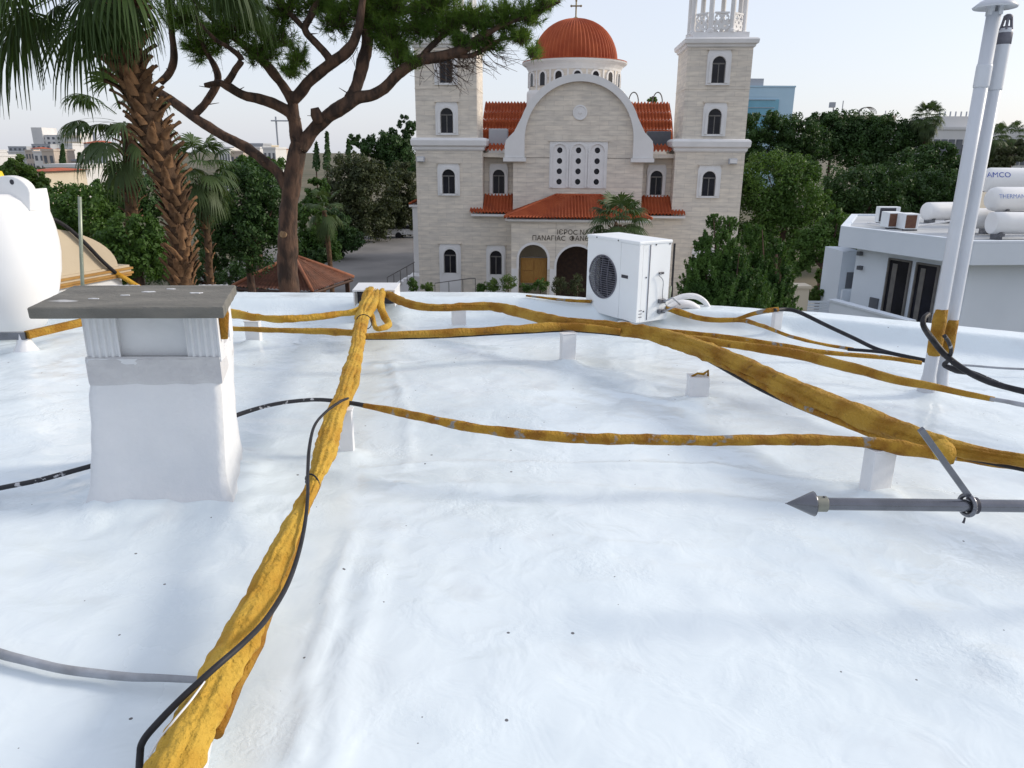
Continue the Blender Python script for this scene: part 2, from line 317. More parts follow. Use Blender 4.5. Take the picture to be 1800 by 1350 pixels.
# ================================================================== SETTING: ground, car park, our roof
def sheet(name, poly, z, mat, kind='structure'):
    o = MB().add([(x, y, z) for x, y in poly], [tuple(range(len(poly)))]).build(name, mat); return tag(o, kind=kind)
sheet('ground', [(-6000, -3000), (6000, -3000), (6000, 8000), (-6000, 8000)], GZ, M['ground'])
sheet('car_park', [(-24, 40), (-3, 40), (-3, 84), (-13, 90), (-24, 84)], GZ+0.004, M['asphalt'])
sheet('church_forecourt', [(-3, 30), (26, 30), (26, 47), (-3, 47)], GZ+0.004, M['paving'])

EDGE = np.array([(-9, 7.78), (-3.06, 7.86), (-1.2, 7.92), (-0.35, 7.955), (0.05, 7.93), (1.6, 7.42), (2.91, 6.97), (4.35, 6.2), (7.2, 4.5)])
def yedge(x): return np.interp(x, EDGE[:, 0], EDGE[:, 1])
CH_E1 = np.array([0.998, 0.055]); CH_E2 = np.array([-0.25, 0.968])          # chimney front and side directions
CH_C = np.array([-1.725, 3.46])                                              # centre of its base
FEET = [(PZ(610, 800), .06), (PZ(1000, 640), .05), (PZ(1548, 873), .06), (PZ(808, 577), .05), (PZ(1365, 595), .05),
        (PZ(445, 605), .05), (PZ(1627, 697), .06), (PZ(1650, 694), .05), (PZ(1228, 706), .07), (PZ(40, 622), .08)]
def seg_d(x, y, pts):
    d = np.full(np.shape(x), 9.0)
    for a, b in zip(pts[:-1], pts[1:]):
        a = np.array(a[:2]); b = np.array(b[:2]); ab = b-a
        t = np.clip(((x-a[0])*ab[0]+(y-a[1])*ab[1])/(ab@ab), 0, 1)
        d = np.minimum(d, np.hypot(x-a[0]-t*ab[0], y-a[1]-t*ab[1]))
    return d
RIDGES = [([(625, 930), (590, 1010), (565, 1110), (545, 1200), (520, 1340)], .012, .022), ([(690, 930), (650, 1020), (610, 1180), (575, 1345)], .009, .05),
          ([(640, 822), (830, 812), (1010, 818), (1250, 818), (1480, 850), (1790, 880)], .012, .03), ([(700, 850), (1010, 852), (1250, 870), (1500, 900)], .008, .05),
          ([(690, 640), (705, 690), (720, 740), (715, 820)], .009, .03), ([(660, 640), (860, 636), (980, 640), (1100, 660)], .009, .06),
          ([(690, 570), (760, 600), (880, 612)], .010, .03), ([(760, 960), (1000, 940), (1180, 960)], .006, .08), ([(1250, 620), (1420, 690), (1600, 760)], .008, .05),
          ([(410, 900), (480, 960), (430, 1110)], .008, .08), ([(1040, 680), (1240, 720), (1420, 740)], .008, .05), ([(1500, 1000), (1640, 1090), (1790, 1180)], .007, .06)]
RIDGES = [([PZ(*q) for q in p], a, w) for p, a, w in RIDGES]
def roofz(x, y):
    z = 0.022*fbm(x*0.9, y*0.9, 3, 2) + 0.014*fbm(x*3.1, y*3.6, 9, 2) + 0.0055*fbm(x*8+2*fbm(x*3, y*3, 5, 2), y*9, 21, 3)
    for p, a, w in RIDGES:
        d = seg_d(x+0.03*fbm(x*6, y*6, 2, 2), y+0.03*fbm(x*6, y*6, 31, 2), p)
        z = z + a*np.exp(-(d/w)**2)*(0.6+1.2*(vnoise(x*5, y*5, 8)+.5))
    # coating swept up the chimney and posts
    rx, ry = x-CH_C[0], y-CH_C[1]; q = np.linalg.inv(np.array([CH_E1, CH_E2]).T)
    a = np.abs(q[0, 0]*rx+q[0, 1]*ry)-.31; b = np.abs(q[1, 0]*rx+q[1, 1]*ry)-.29
    d = np.hypot(np.maximum(a, 0), np.maximum(b, 0))
    z = z + 0.055*np.exp(-(d/.10)**1.0)*(1+0.6*fbm(x*9, y*9, 4, 2)) + 0.010*fbm(x*16, y*16, 77, 3)*np.exp(-(d/.25)**2)
    for f_, r_ in FEET:
        d = np.hypot(x-f_[0], y-f_[1]); z = z + 0.035*np.exp(-(np.maximum(d-r_, 0)/.06)**1.3)
    d = (yedge(x)-y)*0.93 + 0.02*fbm(x*2, y*2, 61, 2)
    s = np.clip((0.46-d)/0.2, 0, 1); s = s*s*(3-2*s)
    z = z*(1-0.6*s) + 0.17*s + 0.03*np.exp(-np.maximum(d-.46, 0)/.12)*(1-s)
    return z
nx, ny = 460, 400
gx = np.linspace(-7, 7, nx); gs = np.linspace(0, 1, ny)
X, S_ = np.meshgrid(gx, gs); Y = -2.5 + (yedge(X)+2.5)*S_
Z = roofz(X, Y)
idx = np.arange(nx*ny).reshape(ny, nx)
fq = np.stack([idx[:-1, :-1], idx[:-1, 1:], idx[1:, 1:], idx[1:, :-1]], -1).reshape(-1, 4)
ro = link('roof_surface', mesh_np('roof_surface', np.stack([X, Y, Z], -1).reshape(-1, 3), fq), M['roof'], smooth=True)
tag(ro, kind='structure')
b = MB(); ex = np.linspace(-7, 7, 60); top = [(x, float(yedge(x))+.004, 0.165) for x in ex]
n = len(top)
b.add(top + [(x, y, GZ) for x, y, _ in top], [(i+1, i, n+i, n+i+1) for i in range(n-1)])
b.box(-7.02, -6.99, -2.5, float(yedge(-7)), GZ, -.02).box(6.99, 7.02, -2.5, float(yedge(7)), GZ, -.02).box(-7, 7, -2.53, -2.5, GZ, -.02)
tag(b.build('building_wall', M['plaster']), kind='structure')
def rz(x, y): return float(roofz(np.array([float(x)]), np.array([float(y)]))[0])

# ================================================================== CHIMNEY
t = thing('chimney', 'squat white plastered chimney with a flat grey concrete slab on top', 'chimney', (CH_C[0], CH_C[1], 0))
def chp(a, b, z, c=CH_C): p = np.asarray(c)+a*CH_E1+b*CH_E2; return np.array([p[0], p[1], z])
def rrect(hw, hd, n=14):
    pts = []
    for (ax, ay), (bx, by) in zip([(-1, -1), (1, -1), (1, 1), (-1, 1)], [(1, -1), (1, 1), (-1, 1), (-1, -1)]):
        for k in range(n):
            s = k/n; pts.append(((ax+(bx-ax)*s)*hw, (ay+(by-ay)*s)*hd))
    return pts
rings = []
for z in np.concatenate([np.linspace(-.03, .25, 9), np.linspace(.3, .70, 9), [.715, .72]]):
    fl = 0.05*math.exp(-max(z, 0)/.10); sh = 0.062*z/0.7
    hw = .302-.012*z/.7+fl; hd = .285-.012*z/.7+fl
    ring = []
    for a, c in rrect(hw, hd):
        k = 1+0.03*float(fbm(np.array(a*9+z*7), np.array(c*9+z*6), 5, 3))
        if abs(z-.62) < .03 and c < 0: k *= 0.985
        m = min(hw-abs(a), hd-abs(c)); ring.append(chp(a*k+sh, c*k, z))
    rings.append(ring)
MB().loft(rings).build('chimney_body', M['plaster'], t, smooth=True)
MB().loft([[chp(a+.057, c, z+.012*float(vnoise(np.array(a*25), np.array(c*25.), 4+q))) for a, c in rrect(.2905+(.0 if q in (0, 3) else .0022), .2735+(.0 if q in (0, 3) else .0022))] for q, z in enumerate((.60, .612, .712, .722))]).build('render_band', pm('patched_render', (0.60, 0.60, 0.61), 0.8, (0.52, 0.52, 0.54), 8, bump=0.5, bscale=30), t)
for ax in (-1, 1):
    for ay in (-1, 1):
        bb = MB(); c = (ax*.218+.066, ay*.2); ring = []
        hw, hd = .072, .072; outl = []
        nf = 5
        for k in range(nf*4+1):                     # fluted front
            s = -1+2*k/(nf*4); dpt = 0.008 if (k % 4 in (1, 2)) else 0.0
            outl.append((s*hw, -hd+dpt))
        outl += [(hw, hd), (-hw, hd)]
        bb.loft([[chp(c[0]+a, c[1]+(q if ay < 0 else -q)*1.0, z) for a, q in (outl if ay < 0 else outl[::-1])] for z in (.70, .958)])
        bb.build('fluted_block', M['plaster'], t)
MB().loft([[chp(a+.066, c, z) for a, c in rrect(.20, .238, 6)] for z in (.66, .90, .915)]).build('flue_panel', M['plaster'], t)
# slab
b = MB(); SL = [PZ(48, 542, 1.0), PZ(392, 541, 1.0), PZ(414, 502, 1.0), PZ(130, 503, 1.0)]
rg = []
for z, off in ((.957, .004), (.962, 0), (.998, 0), (1.003, .005)):
    ring = []; cx = np.mean(SL, axis=0)
    for i in range(4):
        for k in range(16):
            p = SL[i]+(SL[(i+1) % 4]-SL[i])*k/16; q = p-cx; q = q/np.linalg.norm(q)
            p = p - q*(off + .006*float(fbm(np.array(p[0]*14), np.array(p[1]*14+z*20), 6, 3)))
            ring.append((p[0], p[1], z))
    rg.append(ring)
sb = b.loft(rg).build('concrete_slab', M['concrete'], t)
for i, (x, y, r_) in enumerate(((262, 513, .022), (345, 515, .016), (222, 519, .014), (165, 525, .012), (300, 508, .012))):
    p = PZ(x, y, 1.0035); bb = MB(); pts = []
    for k in range(12):
        a = k*math.pi/6; q = r_*(1+.8*random.uniform(-.5, .5)); pts.append((p[0]+1.9*q*math.cos(a), p[1]+.6*q*math.sin(a), 1.0045))
    bb.loft([[(x_, y_, 1.0) for x_, y_, _ in pts], [(p[0]+(x_-p[0])*.8, p[1]+(y_-p[1])*.8, 1.0055) for x_, y_, _ in pts]]).build('paint_splash', M['white'], sb)
bb = MB(); p = chp(.375, -.19, .80); bb.tube([chp(.365, -.2, .97), chp(.372, -.2, .9), chp(.365, -.2, .79)], [.02, .03, .022], 8, lump=.4, seed=3).build('foam_lump', M['foam'], t, smooth=True)

# ================================================================== PIPES AND CABLES
def pix_path(pts, z=0.28, n=8, wk=1.0):
    """pts: (px, py, width_px[, z]) -> resampled centre line (metres) and radii"""
    out = []
    for q in pts:
        zz = q[3] if len(q) > 3 else z
        P = PZ(q[0], q[1], zz) if zz is not None else None
        out.append((*P, wk*q[2]/2*depth(P)/F_PX))
    o = cr(out, n); return o[:, :3], np.maximum(o[:, 3], .002)
def pipe(name, label, cat, pts, mat, z=0.28, n=8, seg=12, group=None, parent=None, **kw):
    P, R = pix_path(pts, z, n)
    if parent is None:
        a = P[0]; t = None
        o = MB().tube(P, R, seg, **kw).build(name, mat, smooth=True); tag(o, label, cat, group)
    else: o = MB().tube(P, R, seg, **kw).build(name, mat, parent, smooth=True)
    return o
# central bundle running towards the camera: an Empty with wrapped foam strands, ties
c0 = PZ(600, 705, 0)
tA = thing('foam_pipe_bundle', 'thick yellow foam-coated pipe bundle running from the white hood towards the lower left', 'pipe', (c0[0], c0[1], 0))
A = [(652, 512, 26, .30), (646, 532, 26, .30), (636, 556, 24, .29), (631, 580, 22, .29), (626, 615, 24, .29), (614, 655, 26, .28), (603, 695, 28, .28), (588, 735, 36, .27), (577, 775, 42, .26), (566, 815, 36, .25),
     (551, 850, 26, .24), (535, 885, 30, .23), (510, 935, 38, .21), (484, 990, 50, .19), (457, 1050, 60, .17), (428, 1110, 68, .16), (397, 1170, 74, .15), (365, 1235, 82, .14), (332, 1300, 96, .14), (300, 1365, 108, .13), (270, 1430, 112, .13)]
P, R = pix_path(A, n=16, wk=.93)
MB().tube(P, R, 48, lump=.15, seed=2, groove=.04, lobes=4, twist=1.2, lf=15, flat=.72, crease=((1.9, .16, .11), (1.1, .14, .10), (2.7, .1, .12), (.4, .12, .12))).build('foam_jacket', M['foamy'], tA, smooth=True)
B2 = [(664, 516, 14, .30), (656, 536, 14, .30), (643, 560, 12, .29), (637, 590, 13, .28), (632, 620, 13, .28), (628, 645, 13, .27), (627, 670, 12, .27), (618, 690, 12, .26), (606, 715, 13, .25)]
pipe('foam_strand', '', '', B2, M['foamy'], parent=tA, lump=.25, seed=5, lf=9)
pipe('foam_strand', '', '', [(672, 514, 14, .30), (668, 534, 14, .28), (676, 556, 12, .22), (684, 570, 11, .20), (672, 577, 10, .2), (660, 576, 9, .2), (654, 556, 9, .22), (650, 545, 10, .26)], M['foamy'], parent=tA, lump=.2, seed=8, lf=9)
pipe('foam_strand', '', '', [(560, 800, 16, .25), (566, 830, 16, .24), (557, 850, 15, .23), (534, 900, 16, .215), (516, 960, 18, .17), (490, 1030, 20, .14), (462, 1100, 22, .12), (436, 1160, 22, .10), (405, 1225, 24, .08), (380, 1290, 30, .07)], M['foam'], parent=tA, lump=.35, seed=11, lf=9)
pipe('white_painted_pipe', '', '', [(400, 1190, 20, .07), (372, 1250, 40, .06), (345, 1310, 52, .055), (325, 1390, 60, .05)], M['white'], parent=tA, lump=.15, seed=4)
for (x, y, w, z) in ((640, 566, 26, .295), (549, 848, 30, .24)):
    p = PZ(x, y, z); r_ = w/2*depth(p)/F_PX; a = np.linspace(0, 2*math.pi, 20)
    tdir = np.array([.5, .86, 0]) if y > 700 else np.array([0.1, .99, 0]); sd = np.array([tdir[1], -tdir[0], 0])
    MB().tube([p+r_*1.08*(math.cos(q)*sd+math.sin(q)*np.array([0, 0, .95])) for q in a], .004, 6).build('cable_tie', M['rubber'], tA, smooth=True)
# big right-hand bundle
c0 = PZ(1400, 690, 0)
tB = thing('foam_pipe_bundle', 'fattest yellow foam pipe bundle sweeping past the air conditioner to the right edge', 'pipe', (c0[0], c0[1], 0))
Bp = [(676, 514, 16, .29), (700, 527, 18, .28), (730, 537, 17, .28), (770, 541, 16, .28), (815, 539, 17), (865, 539, 19), (915, 549, 22), (965, 562, 24), (1020, 571, 28), (1080, 577, 30), (1140, 586, 32), (1190, 599, 36), (1250, 621, 42),
      (1310, 646, 46), (1370, 674, 48), (1430, 700, 50), (1500, 727, 50), (1570, 754, 48), (1640, 778, 42), (1700, 793, 34), (1760, 804, 30), (1850, 818, 32), (1950, 838, 34), (2150, 885, 36), (2500, 975, 40)]
P, R = pix_path(Bp, n=10, wk=.80)
MB().tube(P, R, 44, lump=.12, seed=21, groove=.03, lobes=2, twist=1.2, lf=14, crease=((.25, .16, .12), (1.0, .08, .1), (-.5, .12, .12))).build('foam_jacket', M['foam'], tB, smooth=True)
pipe('under_cable', '', '', [(1215, 618, 4, .23), (1262, 643, 6, .215), (1305, 667, 7, .205), (1350, 691, 7, .20), (1420, 722, 7, .2), (1500, 752, 7, .2), (1600, 788, 7, .2), (1700, 806, 7, .22), (1850, 836, 9, .22), (2150, 905, 10, .22), (2500, 995, 11, .22)], M['rubber'], parent=tB)
pipe('under_pipe', '', '', [(1270, 638, 12, .26), (1330, 672, 14, .24), (1400, 708, 15, .23), (1480, 742, 15, .22), (1560, 770, 15, .22), (1650, 795, 14, .22), (1720, 808, 16, .22), (1850, 830, 18, .22), (2150, 898, 19, .22), (2500, 990, 20, .22)], M['foamb'], parent=tB, lump=.2, seed=6)
# thin pipe left of it and its run to the left
tC = thing('foam_pipe', 'thin straight yellow foam pipe running right from the central bundle to the fat bundle', 'pipe', tuple(PZ(800, 585, 0)))
P, R = pix_path([(628, 591, 8), (660, 590, 11), (720, 588, 13), (790, 585, 14), (860, 581, 14), (930, 577, 15), (990, 574, 15), (1040, 577, 14), (1090, 583, 12)])
MB().tube(P, R, 12, lump=.16, seed=31, lf=8).build('foam_jacket', M['foam'], tC, smooth=True)
P2 = P.copy(); P2[:, 2] -= R*1.15; MB().tube(P2[4:], .006, 6).build('under_cable', M['rubber'], tC, smooth=True)
pipe('foam_pipe', 'upper of two yellow foam pipes running left to the grey-topped chimney', 'pipe', [(655, 530, 12, .30), (630, 546, 12, .29), (590, 553, 11), (545, 558, 12), (495, 561, 12), (440, 556, 14), (400, 551, 16), (372, 552, 14)], M['foamy'], lump=.25, seed=41, lf=9)
pipe('foam_pipe', 'lower of two yellow foam pipes running left to the grey-topped chimney', 'pipe', [(636, 585, 12), (600, 584, 13), (560, 582, 11), (500, 581, 9), (440, 579, 9), (395, 577, 10), (370, 576, 10)], M['foam'], lump=.2, seed=43, lf=9)
# front pipe: black cable that disappears into foam
tD = thing('front_pipe', 'long weathered foam pipe crossing the middle of the roof with bare black ends', 'pipe', tuple(PZ(1000, 770, 0)))
pipe('black_cable', '', '', [(385, 742, 8, .20), (430, 725, 8, .22), (480, 711, 7, .25), (530, 704, 7, .27), (570, 703, 7, .28), (620, 709, 8, .26), (660, 717, 9, .25), (720, 730, 9, .25)], M['grime'], parent=tD)
Dp = [(640, 713, 9, .26), (680, 720, 13, .26), (730, 731, 15, .26), (790, 744, 16, .26), (850, 755, 17, .26), (920, 763, 18, .26), (1000, 769, 19, .26), (1080, 772, 19, .26), (1170, 773, 19, .26), (1260, 774, 19, .26), (1350, 773, 19, .26), (1430, 773, 19, .26), (1500, 776, 20, .265), (1560, 783, 22, .27), (1610, 791, 24, .27), (1655, 797, 26, .27)]
P, R = pix_path(Dp, n=8)
MB().tube(P, R, 14, lump=.18, seed=51, lf=10).build('foam_jacket', M['foamb'], tD, smooth=True)
p = PZ(1661, 796, .275); MB().tube([p+np.array([-.05, .0, -.02]), p+np.array([-.02, 0, .0]), p+np.array([.02, .0, .01]), p+np.array([.05, .01, .0])], [.02, .042, .042, .02], 14, lump=.6, seed=9, lf=18).build('foam_knot', M['foamy'], tD, smooth=True)
pipe('black_cable', 'black cable with white drips on the roof at the left edge, left of the chimney', 'cable', [(-700, 1050, 12, .03), (-300, 940, 10, .03), (-40, 868, 9, .03), (0, 858, 9, .05), (60, 846, 9, .08), (110, 833, 9, .10), (175, 815, 9, .12)], M['grime'])
# pipes beyond the air conditioner
pipe('foam_pipe', 'orange foam pipe from the air conditioner that turns into a black cable', 'pipe', [(1168, 541, 10, .2), (1190, 548, 11, .16), (1228, 559, 10, .13), (1265, 563, 8, .13), (1304, 563, 8, .15), (1335, 571, 7, .2), (1365, 582, 6, .24), (1400, 594, 6, .2), (1455, 607, 6, .14), (1500, 614, 6, .12)], M['foamb'], lump=.2, seed=61)
tE = thing('black_cable', 'black cable arching over the small post behind the fat pipe bundle', 'cable', tuple(PZ(1460, 600, 0)))
pipe('cable_sleeve', '', '', [(1290, 563, 6, .17), (1320, 553, 8, .24), (1345, 547, 8, .285), (1368, 544, 8, .30)], M['foamb'], parent=tE, lump=.15, seed=3)
pipe('cable', '', '', [(1360, 545, 6, .30), (1382, 544, 7, .29), (1405, 549, 7, .28), (1455, 573, 7, .22), (1500, 594, 7, .17), (1540, 613, 7, .13), (1580, 624, 7, .11), (1615, 632, 7, .10), (1640, 637, 7, .1)], M['rubber'], parent=tE)
pipe('cable', '', '', [(1490, 614, 6, .12), (1530, 617, 6, .12), (1560, 620, 7, .12), (1600, 628, 7, .11), (1630, 634, 7, .1)], M['rubber'], parent=tE)
pipe('foam_pipe', 'slim orange foam pipe with white ties behind the fat bundle, ending at the vent pipes', 'pipe', [(1120, 578, 8), (1180, 583, 9), (1230, 588, 9), (1283, 594, 10), (1370, 607, 10, .26), (1421, 616, 10, .24), (1490, 623, 8, .22), (1559, 629, 8, .2), (1620, 638, 7, .18)], M['foamb'], lump=.12, seed=71)
tG = thing('foam_pipe', 'medium yellow foam pipe passing in front of the two white vent pipes', 'pipe', tuple(PZ(1500, 646, 0)))
pipe('foam_jacket', '', '', [(1130, 583, 10), (1180, 590, 12), (1214, 596, 14), (1260, 602, 15), (1318, 610, 16), (1380, 619, 16), (1421, 627, 17), (1490, 645, 19), (1524, 653, 18), (1576, 668, 15), (1628, 677, 13), (1697, 692, 11), (1748, 702, 9)], M['foam'], parent=tG, lump=.14, seed=81)
pipe('grey_end', '', '', [(1740, 701, 8), (1770, 706, 8), (1800, 712, 9), (1880, 724, 9), (2100, 755, 9), (2400, 800, 10)], M['conduit'], parent=tG)
tH = thing('black_cable', 'thick black cable looping round the base of the two white vent pipes', 'cable', tuple(PZ(1700, 655, 0)))
pipe('cable', '', '', [(1632, 552, 8, .62), (1624, 560, 9, .60), (1624, 574, 10, .55), (1640, 598, 11, .44), (1664, 626, 11, .34), (1697, 651, 11, .27), (1735, 670, 11, .25), (1775, 682, 11, .25), (1820, 692, 12, .25), (1900, 706, 12, .25), (2120, 745, 12, .2), (2400, 800, 13, .2)], M['rubber'], parent=tH)
pipe('cable', '', '', [(1660, 590, 7, .5), (1668, 602, 7, .45), (1672, 618, 7, .38), (1666, 634, 7, .3), (1660, 642, 8, .26), (1680, 650, 12, .24), (1690, 652, 12, .24), (1716, 658, 9, .23), (1765, 678, 8, .22), (1830, 697, 8, .22), (2100, 760, 8, .2), (2400, 820, 9, .18)], M['grime'], parent=tH)
pipe('thin_conduit', 'thin grey conduit lying on the roof right of the vent pipes', 'conduit', [(1668, 640, 4, .06), (1710, 643, 4, .05), (1760, 647, 4, .05), (1850, 652, 4, .05), (2100, 672, 4, .05)], M['conduit'])
pipe('grey_conduit', 'bent grey conduit lying on the roof at the lower left', 'conduit', [(-700, 960, 18, .03), (-350, 1040, 18, .03), (-60, 1128, 17, .03), (0, 1149, 17, .03), (50, 1162, 16, .03), (110, 1176, 16, .03), (170, 1184, 16, .03), (230, 1190, 15, .035), (290, 1192, 13, .04), (360, 1196, 12, .05)], M['conduit'])
pipe('thin_black_cable', 'thin black cable draped loosely along the central yellow bundle', 'cable', [(612, 700, 4, .33), (598, 706, 5, .335), (573, 724, 5, .33), (553, 748, 5, .32), (544, 785, 6, .30), (541, 830, 6, .28), (541, 870, 6, .265), (536, 920, 7, .24), (524, 975, 8, .21), (503, 1032, 9, .19), (468, 1088, 10, .215), (428, 1130, 11, .235), (380, 1172, 12, .235), (325, 1222, 12, .2), (280, 1268, 13, .15), (252, 1302, 13, .11), (246, 1330, 13, .08), (244, 1400, 14, .05)], M['rubber'])
pipe('white_wire', 'thin white wire lying on the near end of the central yellow bundle', 'wire', [(360, 1198, 3, .22), (335, 1232, 4, .21), (305, 1268, 4, .19), (280, 1300, 4, .15), (262, 1330, 5, .1)], M['white'])
pipe('foam_pipe', 'short orange foam pipe along the parapet left of the air conditioner', 'pipe', [(925, 520, 3, .19), (960, 524, 4, .19), (1000, 528, 5, .19), (1040, 530, 6, .19)], M['foamb'], lump=.2, seed=14)

# ================================================================== SUPPORT POSTS
def post(px, pyb, pyt, wpx, label, dpt=.06, yaw=.12):
    f_ = PZ(px, pyb, 0); Y0 = f_[1]; top = PY(px, pyt, Y0)[2]; w = wpx/2*depth(f_)/F_PX
    t = thing('support_post', label, 'post', (f_[0], f_[1], 0), 'white pipe support posts')
    e1 = np.array([math.cos(yaw), math.sin(yaw), 0]); e2 = np.array([-math.sin(yaw), math.cos(yaw), 0]); c = f_+e2*dpt/2
    MB().obox(c+np.array([0, 0, top/2-.01]), e1*w, e2*dpt/2, (0, 0, top/2+.005)).build('upright', M['white'], t, bevel=.004)
    MB().obox(c+np.array([0, 0, top+.0005]), e1*(w+.006), e2*(dpt/2+.006), (0, 0, .004)).build('top_plate', M['white'], t, bevel=.002)
post(610, 800, 722, 24, 'white box post under the central yellow bundle', .05, .05)
post(1000, 640, 587, 26, 'white box post under the thin pipe, in front of the air conditioner', .06, .35)
post(1546, 872, 792, 50, 'white box post behind the pointed steel rod', .07, .35)
post(808, 577, 545, 24, 'short white post under the start of the fat bundle', .06, .3)
post(1365, 595, 547, 16, 'white post carrying the black cable behind the fat bundle', .05, .3)
post(445, 605, 566, 26, 'white post under the two pipes right of the chimney', .06, -.1)
f_ = PZ(1228, 706, 0); t = thing('stub_block', 'crumbling white stub block with rusty iron on top', 'block', (f_[0], f_[1], 0))
rg = []
for z in np.linspace(-.01, .165, 7):
    rg.append([(f_[0]+a*(1+.10*float(fbm(np.array(a*40+z*30), np.array(c*40), 3, 2))), f_[1]+.06+c, z+.0) for a, c in rrect(.066, .055, 5)])
MB().loft(rg).build('block', M['white'], t)
bb = MB().tube([f_+np.array([-.05, .04, .168]), f_+np.array([-.01, .05, .185]), f_+np.array([.03, .05, .18]), f_+np.array([.062, .06, .2]), f_+np.array([.066, .06, .15])], .009, 6, lump=.4).build('rusty_iron', M['foamb'], t, smooth=True)

# ================================================================== PIPE HOOD
hc = [PZ(619, 510, .33), PZ(694, 510, .33), PZ(704, 497, .33), PZ(630, 497, .33)]
c0 = np.mean(hc, axis=0); t = thing('pipe_hood', 'flat white metal hood over the pipe entry at the parapet', 'hood', (c0[0], c0[1], .17))
MB().prism([(p[0], p[1]) for p in hc], .315, .332).build('cover_plate', M['white'], t, bevel=.003)
for i, j, o_ in ((1, 2, .015), (2, 3, .015), (3, 0, .015)):
    a, c = hc[i], hc[j]; d = (c-a)/np.linalg.norm(c-a); nrm = np.array([-d[1], d[0], 0])
    a2, c2 = a+nrm*.012+d*.014, c+nrm*.012-d*.014; mid = (a2+c2)/2; mid[2] = .24
    MB().obox(mid, (c2-a2)/2*np.array([1, 1, 0]), nrm*.006, (0, 0, .0745)).build('side_wall', M['white'], t)
MB().box(c0[0]-.2, c0[0]+.2, c0[1]-.02, c0[1]+.03, .16, .3).build('painted_hood_shade', M['dark'], t)  # near-black box painted in as the shade under the hood

# ================================================================== AIR CONDITIONER
n0 = PZ(1117, 569, .09); l0 = PZ(1029, 544, .09); e1 = (n0-l0)/np.linalg.norm(n0-l0); e2 = np.array([-e1[1], e1[0], 0])
AW = float(np.linalg.norm(n0-l0)); AD = .40; AH = PY(1120, 425, n0[1])[2]-.09
t = thing('air_conditioner', 'white single-fan outdoor air conditioner unit standing on the roof', 'air conditioner', tuple(l0*np.array([1, 1, 0])))
def ap(a, b, h): return l0+e1*a+e2*b+np.array([0, 0, h])
def abox(a0, a1, b0, b1, h0, h1): return MB().obox(ap((a0+a1)/2, (b0+b1)/2, (h0+h1)/2), e1*(a1-a0)/2, e2*(b1-b0)/2, (0, 0, (h1-h0)/2))
FR, FA, FH = .205, .285*AW/.85, AH*.49                       # fan radius and centre
ii = []; oo = []
for k in range(48):
    a = 2*math.pi*k/48; c, s_ = math.cos(a), math.sin(a); ii.append((FA+FR*c, FH+FR*s_))
    q = 1/max(abs(c), abs(s_)); ii[-1] = (FA+FR*c, FH+FR*s_); oo.append((FA+min(q*abs(c), 1)*math.copysign(1, c)*(FA-.004), FH+min(q*abs(s_), 1)*math.copysign(1, s_)*(FH-.004)))
bb = MB()
def toA(mb):
    mb.v = [tuple(ap(x, y, z)) for x, y, z in mb.v]; return mb
oo = [(x, (z if z < FH else FH+(z-FH)*(AH-.03-FH)/(FH-.004))) for x, z in oo]
body = toA(MB().ring(ii, oo, 0, .05, closed=True)).build('front_panel', M['acbody'], t)
MB_ = toA(MB().box(2*FA-.004, AW, 0, .05, .004, AH-.03)); MB_.build('valve_side_panel', M['acbody'], t, bevel=.006)
MB_ = toA(MB().box(0, .012, .052, AD-.01, .004, AH-.03).box(AW-.012, AW-.002, .052, AD-.01, .004, AH-.03).box(.012, AW-.012, AD-.02, AD-.01, .004, AH-.03)); MB_.build('casing', M['acbody'], t)
abox(-.006, AW+.006, -.008, AD, AH-.03, AH).build('top_cover', M['acbody'], t, bevel=.008)
abox(0.02, AW-.02, .05, AD-.03, -.002, .006).build('base_tray', M['acbody'], t)
toA(MB().box(.02, AW-.02, .15, .16, .02, AH-.05)).build('painted_fan_shade', M['dark'], t)  # dark sheet: shade inside the casing put in as colour
hub = toA(MB().vprism([(FA+.045*math.cos(k*math.pi/8), FH+.045*math.sin(k*math.pi/8)) for k in range(16)], .08, .14)); hub.build('fan_hub', M['dark'], t)
for k in range(3):
    a = k*2*math.pi/3+.4; pts = []
    for r_ in (.05, .12, .19):
        pts.append((FA+r_*math.cos(a), FH+r_*math.sin(a), r_))
    mb = MB(); v = []
    for x, z, r_ in pts:
        nx_, nz_ = -math.sin(a), math.cos(a)
        for s_ in (-1, 1): v.append((x+nx_*s_*(.03+.3*r_), .10+.02*s_, z+nz_*s_*(.03+.3*r_)))
    mb.add(v, [(0, 1, 3, 2), (2, 3, 5, 4)]); toA(mb).build('fan_blade', M['dark'], t)
for k in range(19):                                          # guard: horizontal wires and three uprights
    h = -FR+(k+.7)*2*FR/19.5; w = math.sqrt(max(FR*FR-h*h, 0))
    if w > .03: MB().tube([ap(FA-w, -.004, FH+h), ap(FA, -.02, FH+h), ap(FA+w, -.004, FH+h)], .0035, 6).build('guard_wire', M['grille'], t)
for s_ in (-.45, 0, .45): w = FR*math.sqrt(1-s_*s_); MB().tube([ap(FA+s_*FR, -.006, FH-w), ap(FA+s_*FR, -.024, FH), ap(FA+s_*FR, -.006, FH+w)], .004, 6).build('guard_upright', M['grille'], t)
MB().tube([ap(FA+FR*1.01*math.cos(a), -.004, FH+FR*1.01*math.sin(a)) for a in np.linspace(0, 2*math.pi, 49)], .007, 6).build('guard_rim', M['grille'], t, smooth=True)
abox(AW*.70, AW*.82, -.006, .0, AH*.53, AH*.57).build('badge', M['dark'], t, bevel=.004)
abox(AW-.003, AW+.004, .13, .136, .02, AH-.035).build('panel_seam', M['grille'], t)
for a, h in ((.2, .95), (.37, .95), (.09, .14), (.10, .56)): abox(AW-.002, AW+.003, a-.006, a+.006, AH*h-.006, AH*h+.006).build('screw', M['dark'], t)
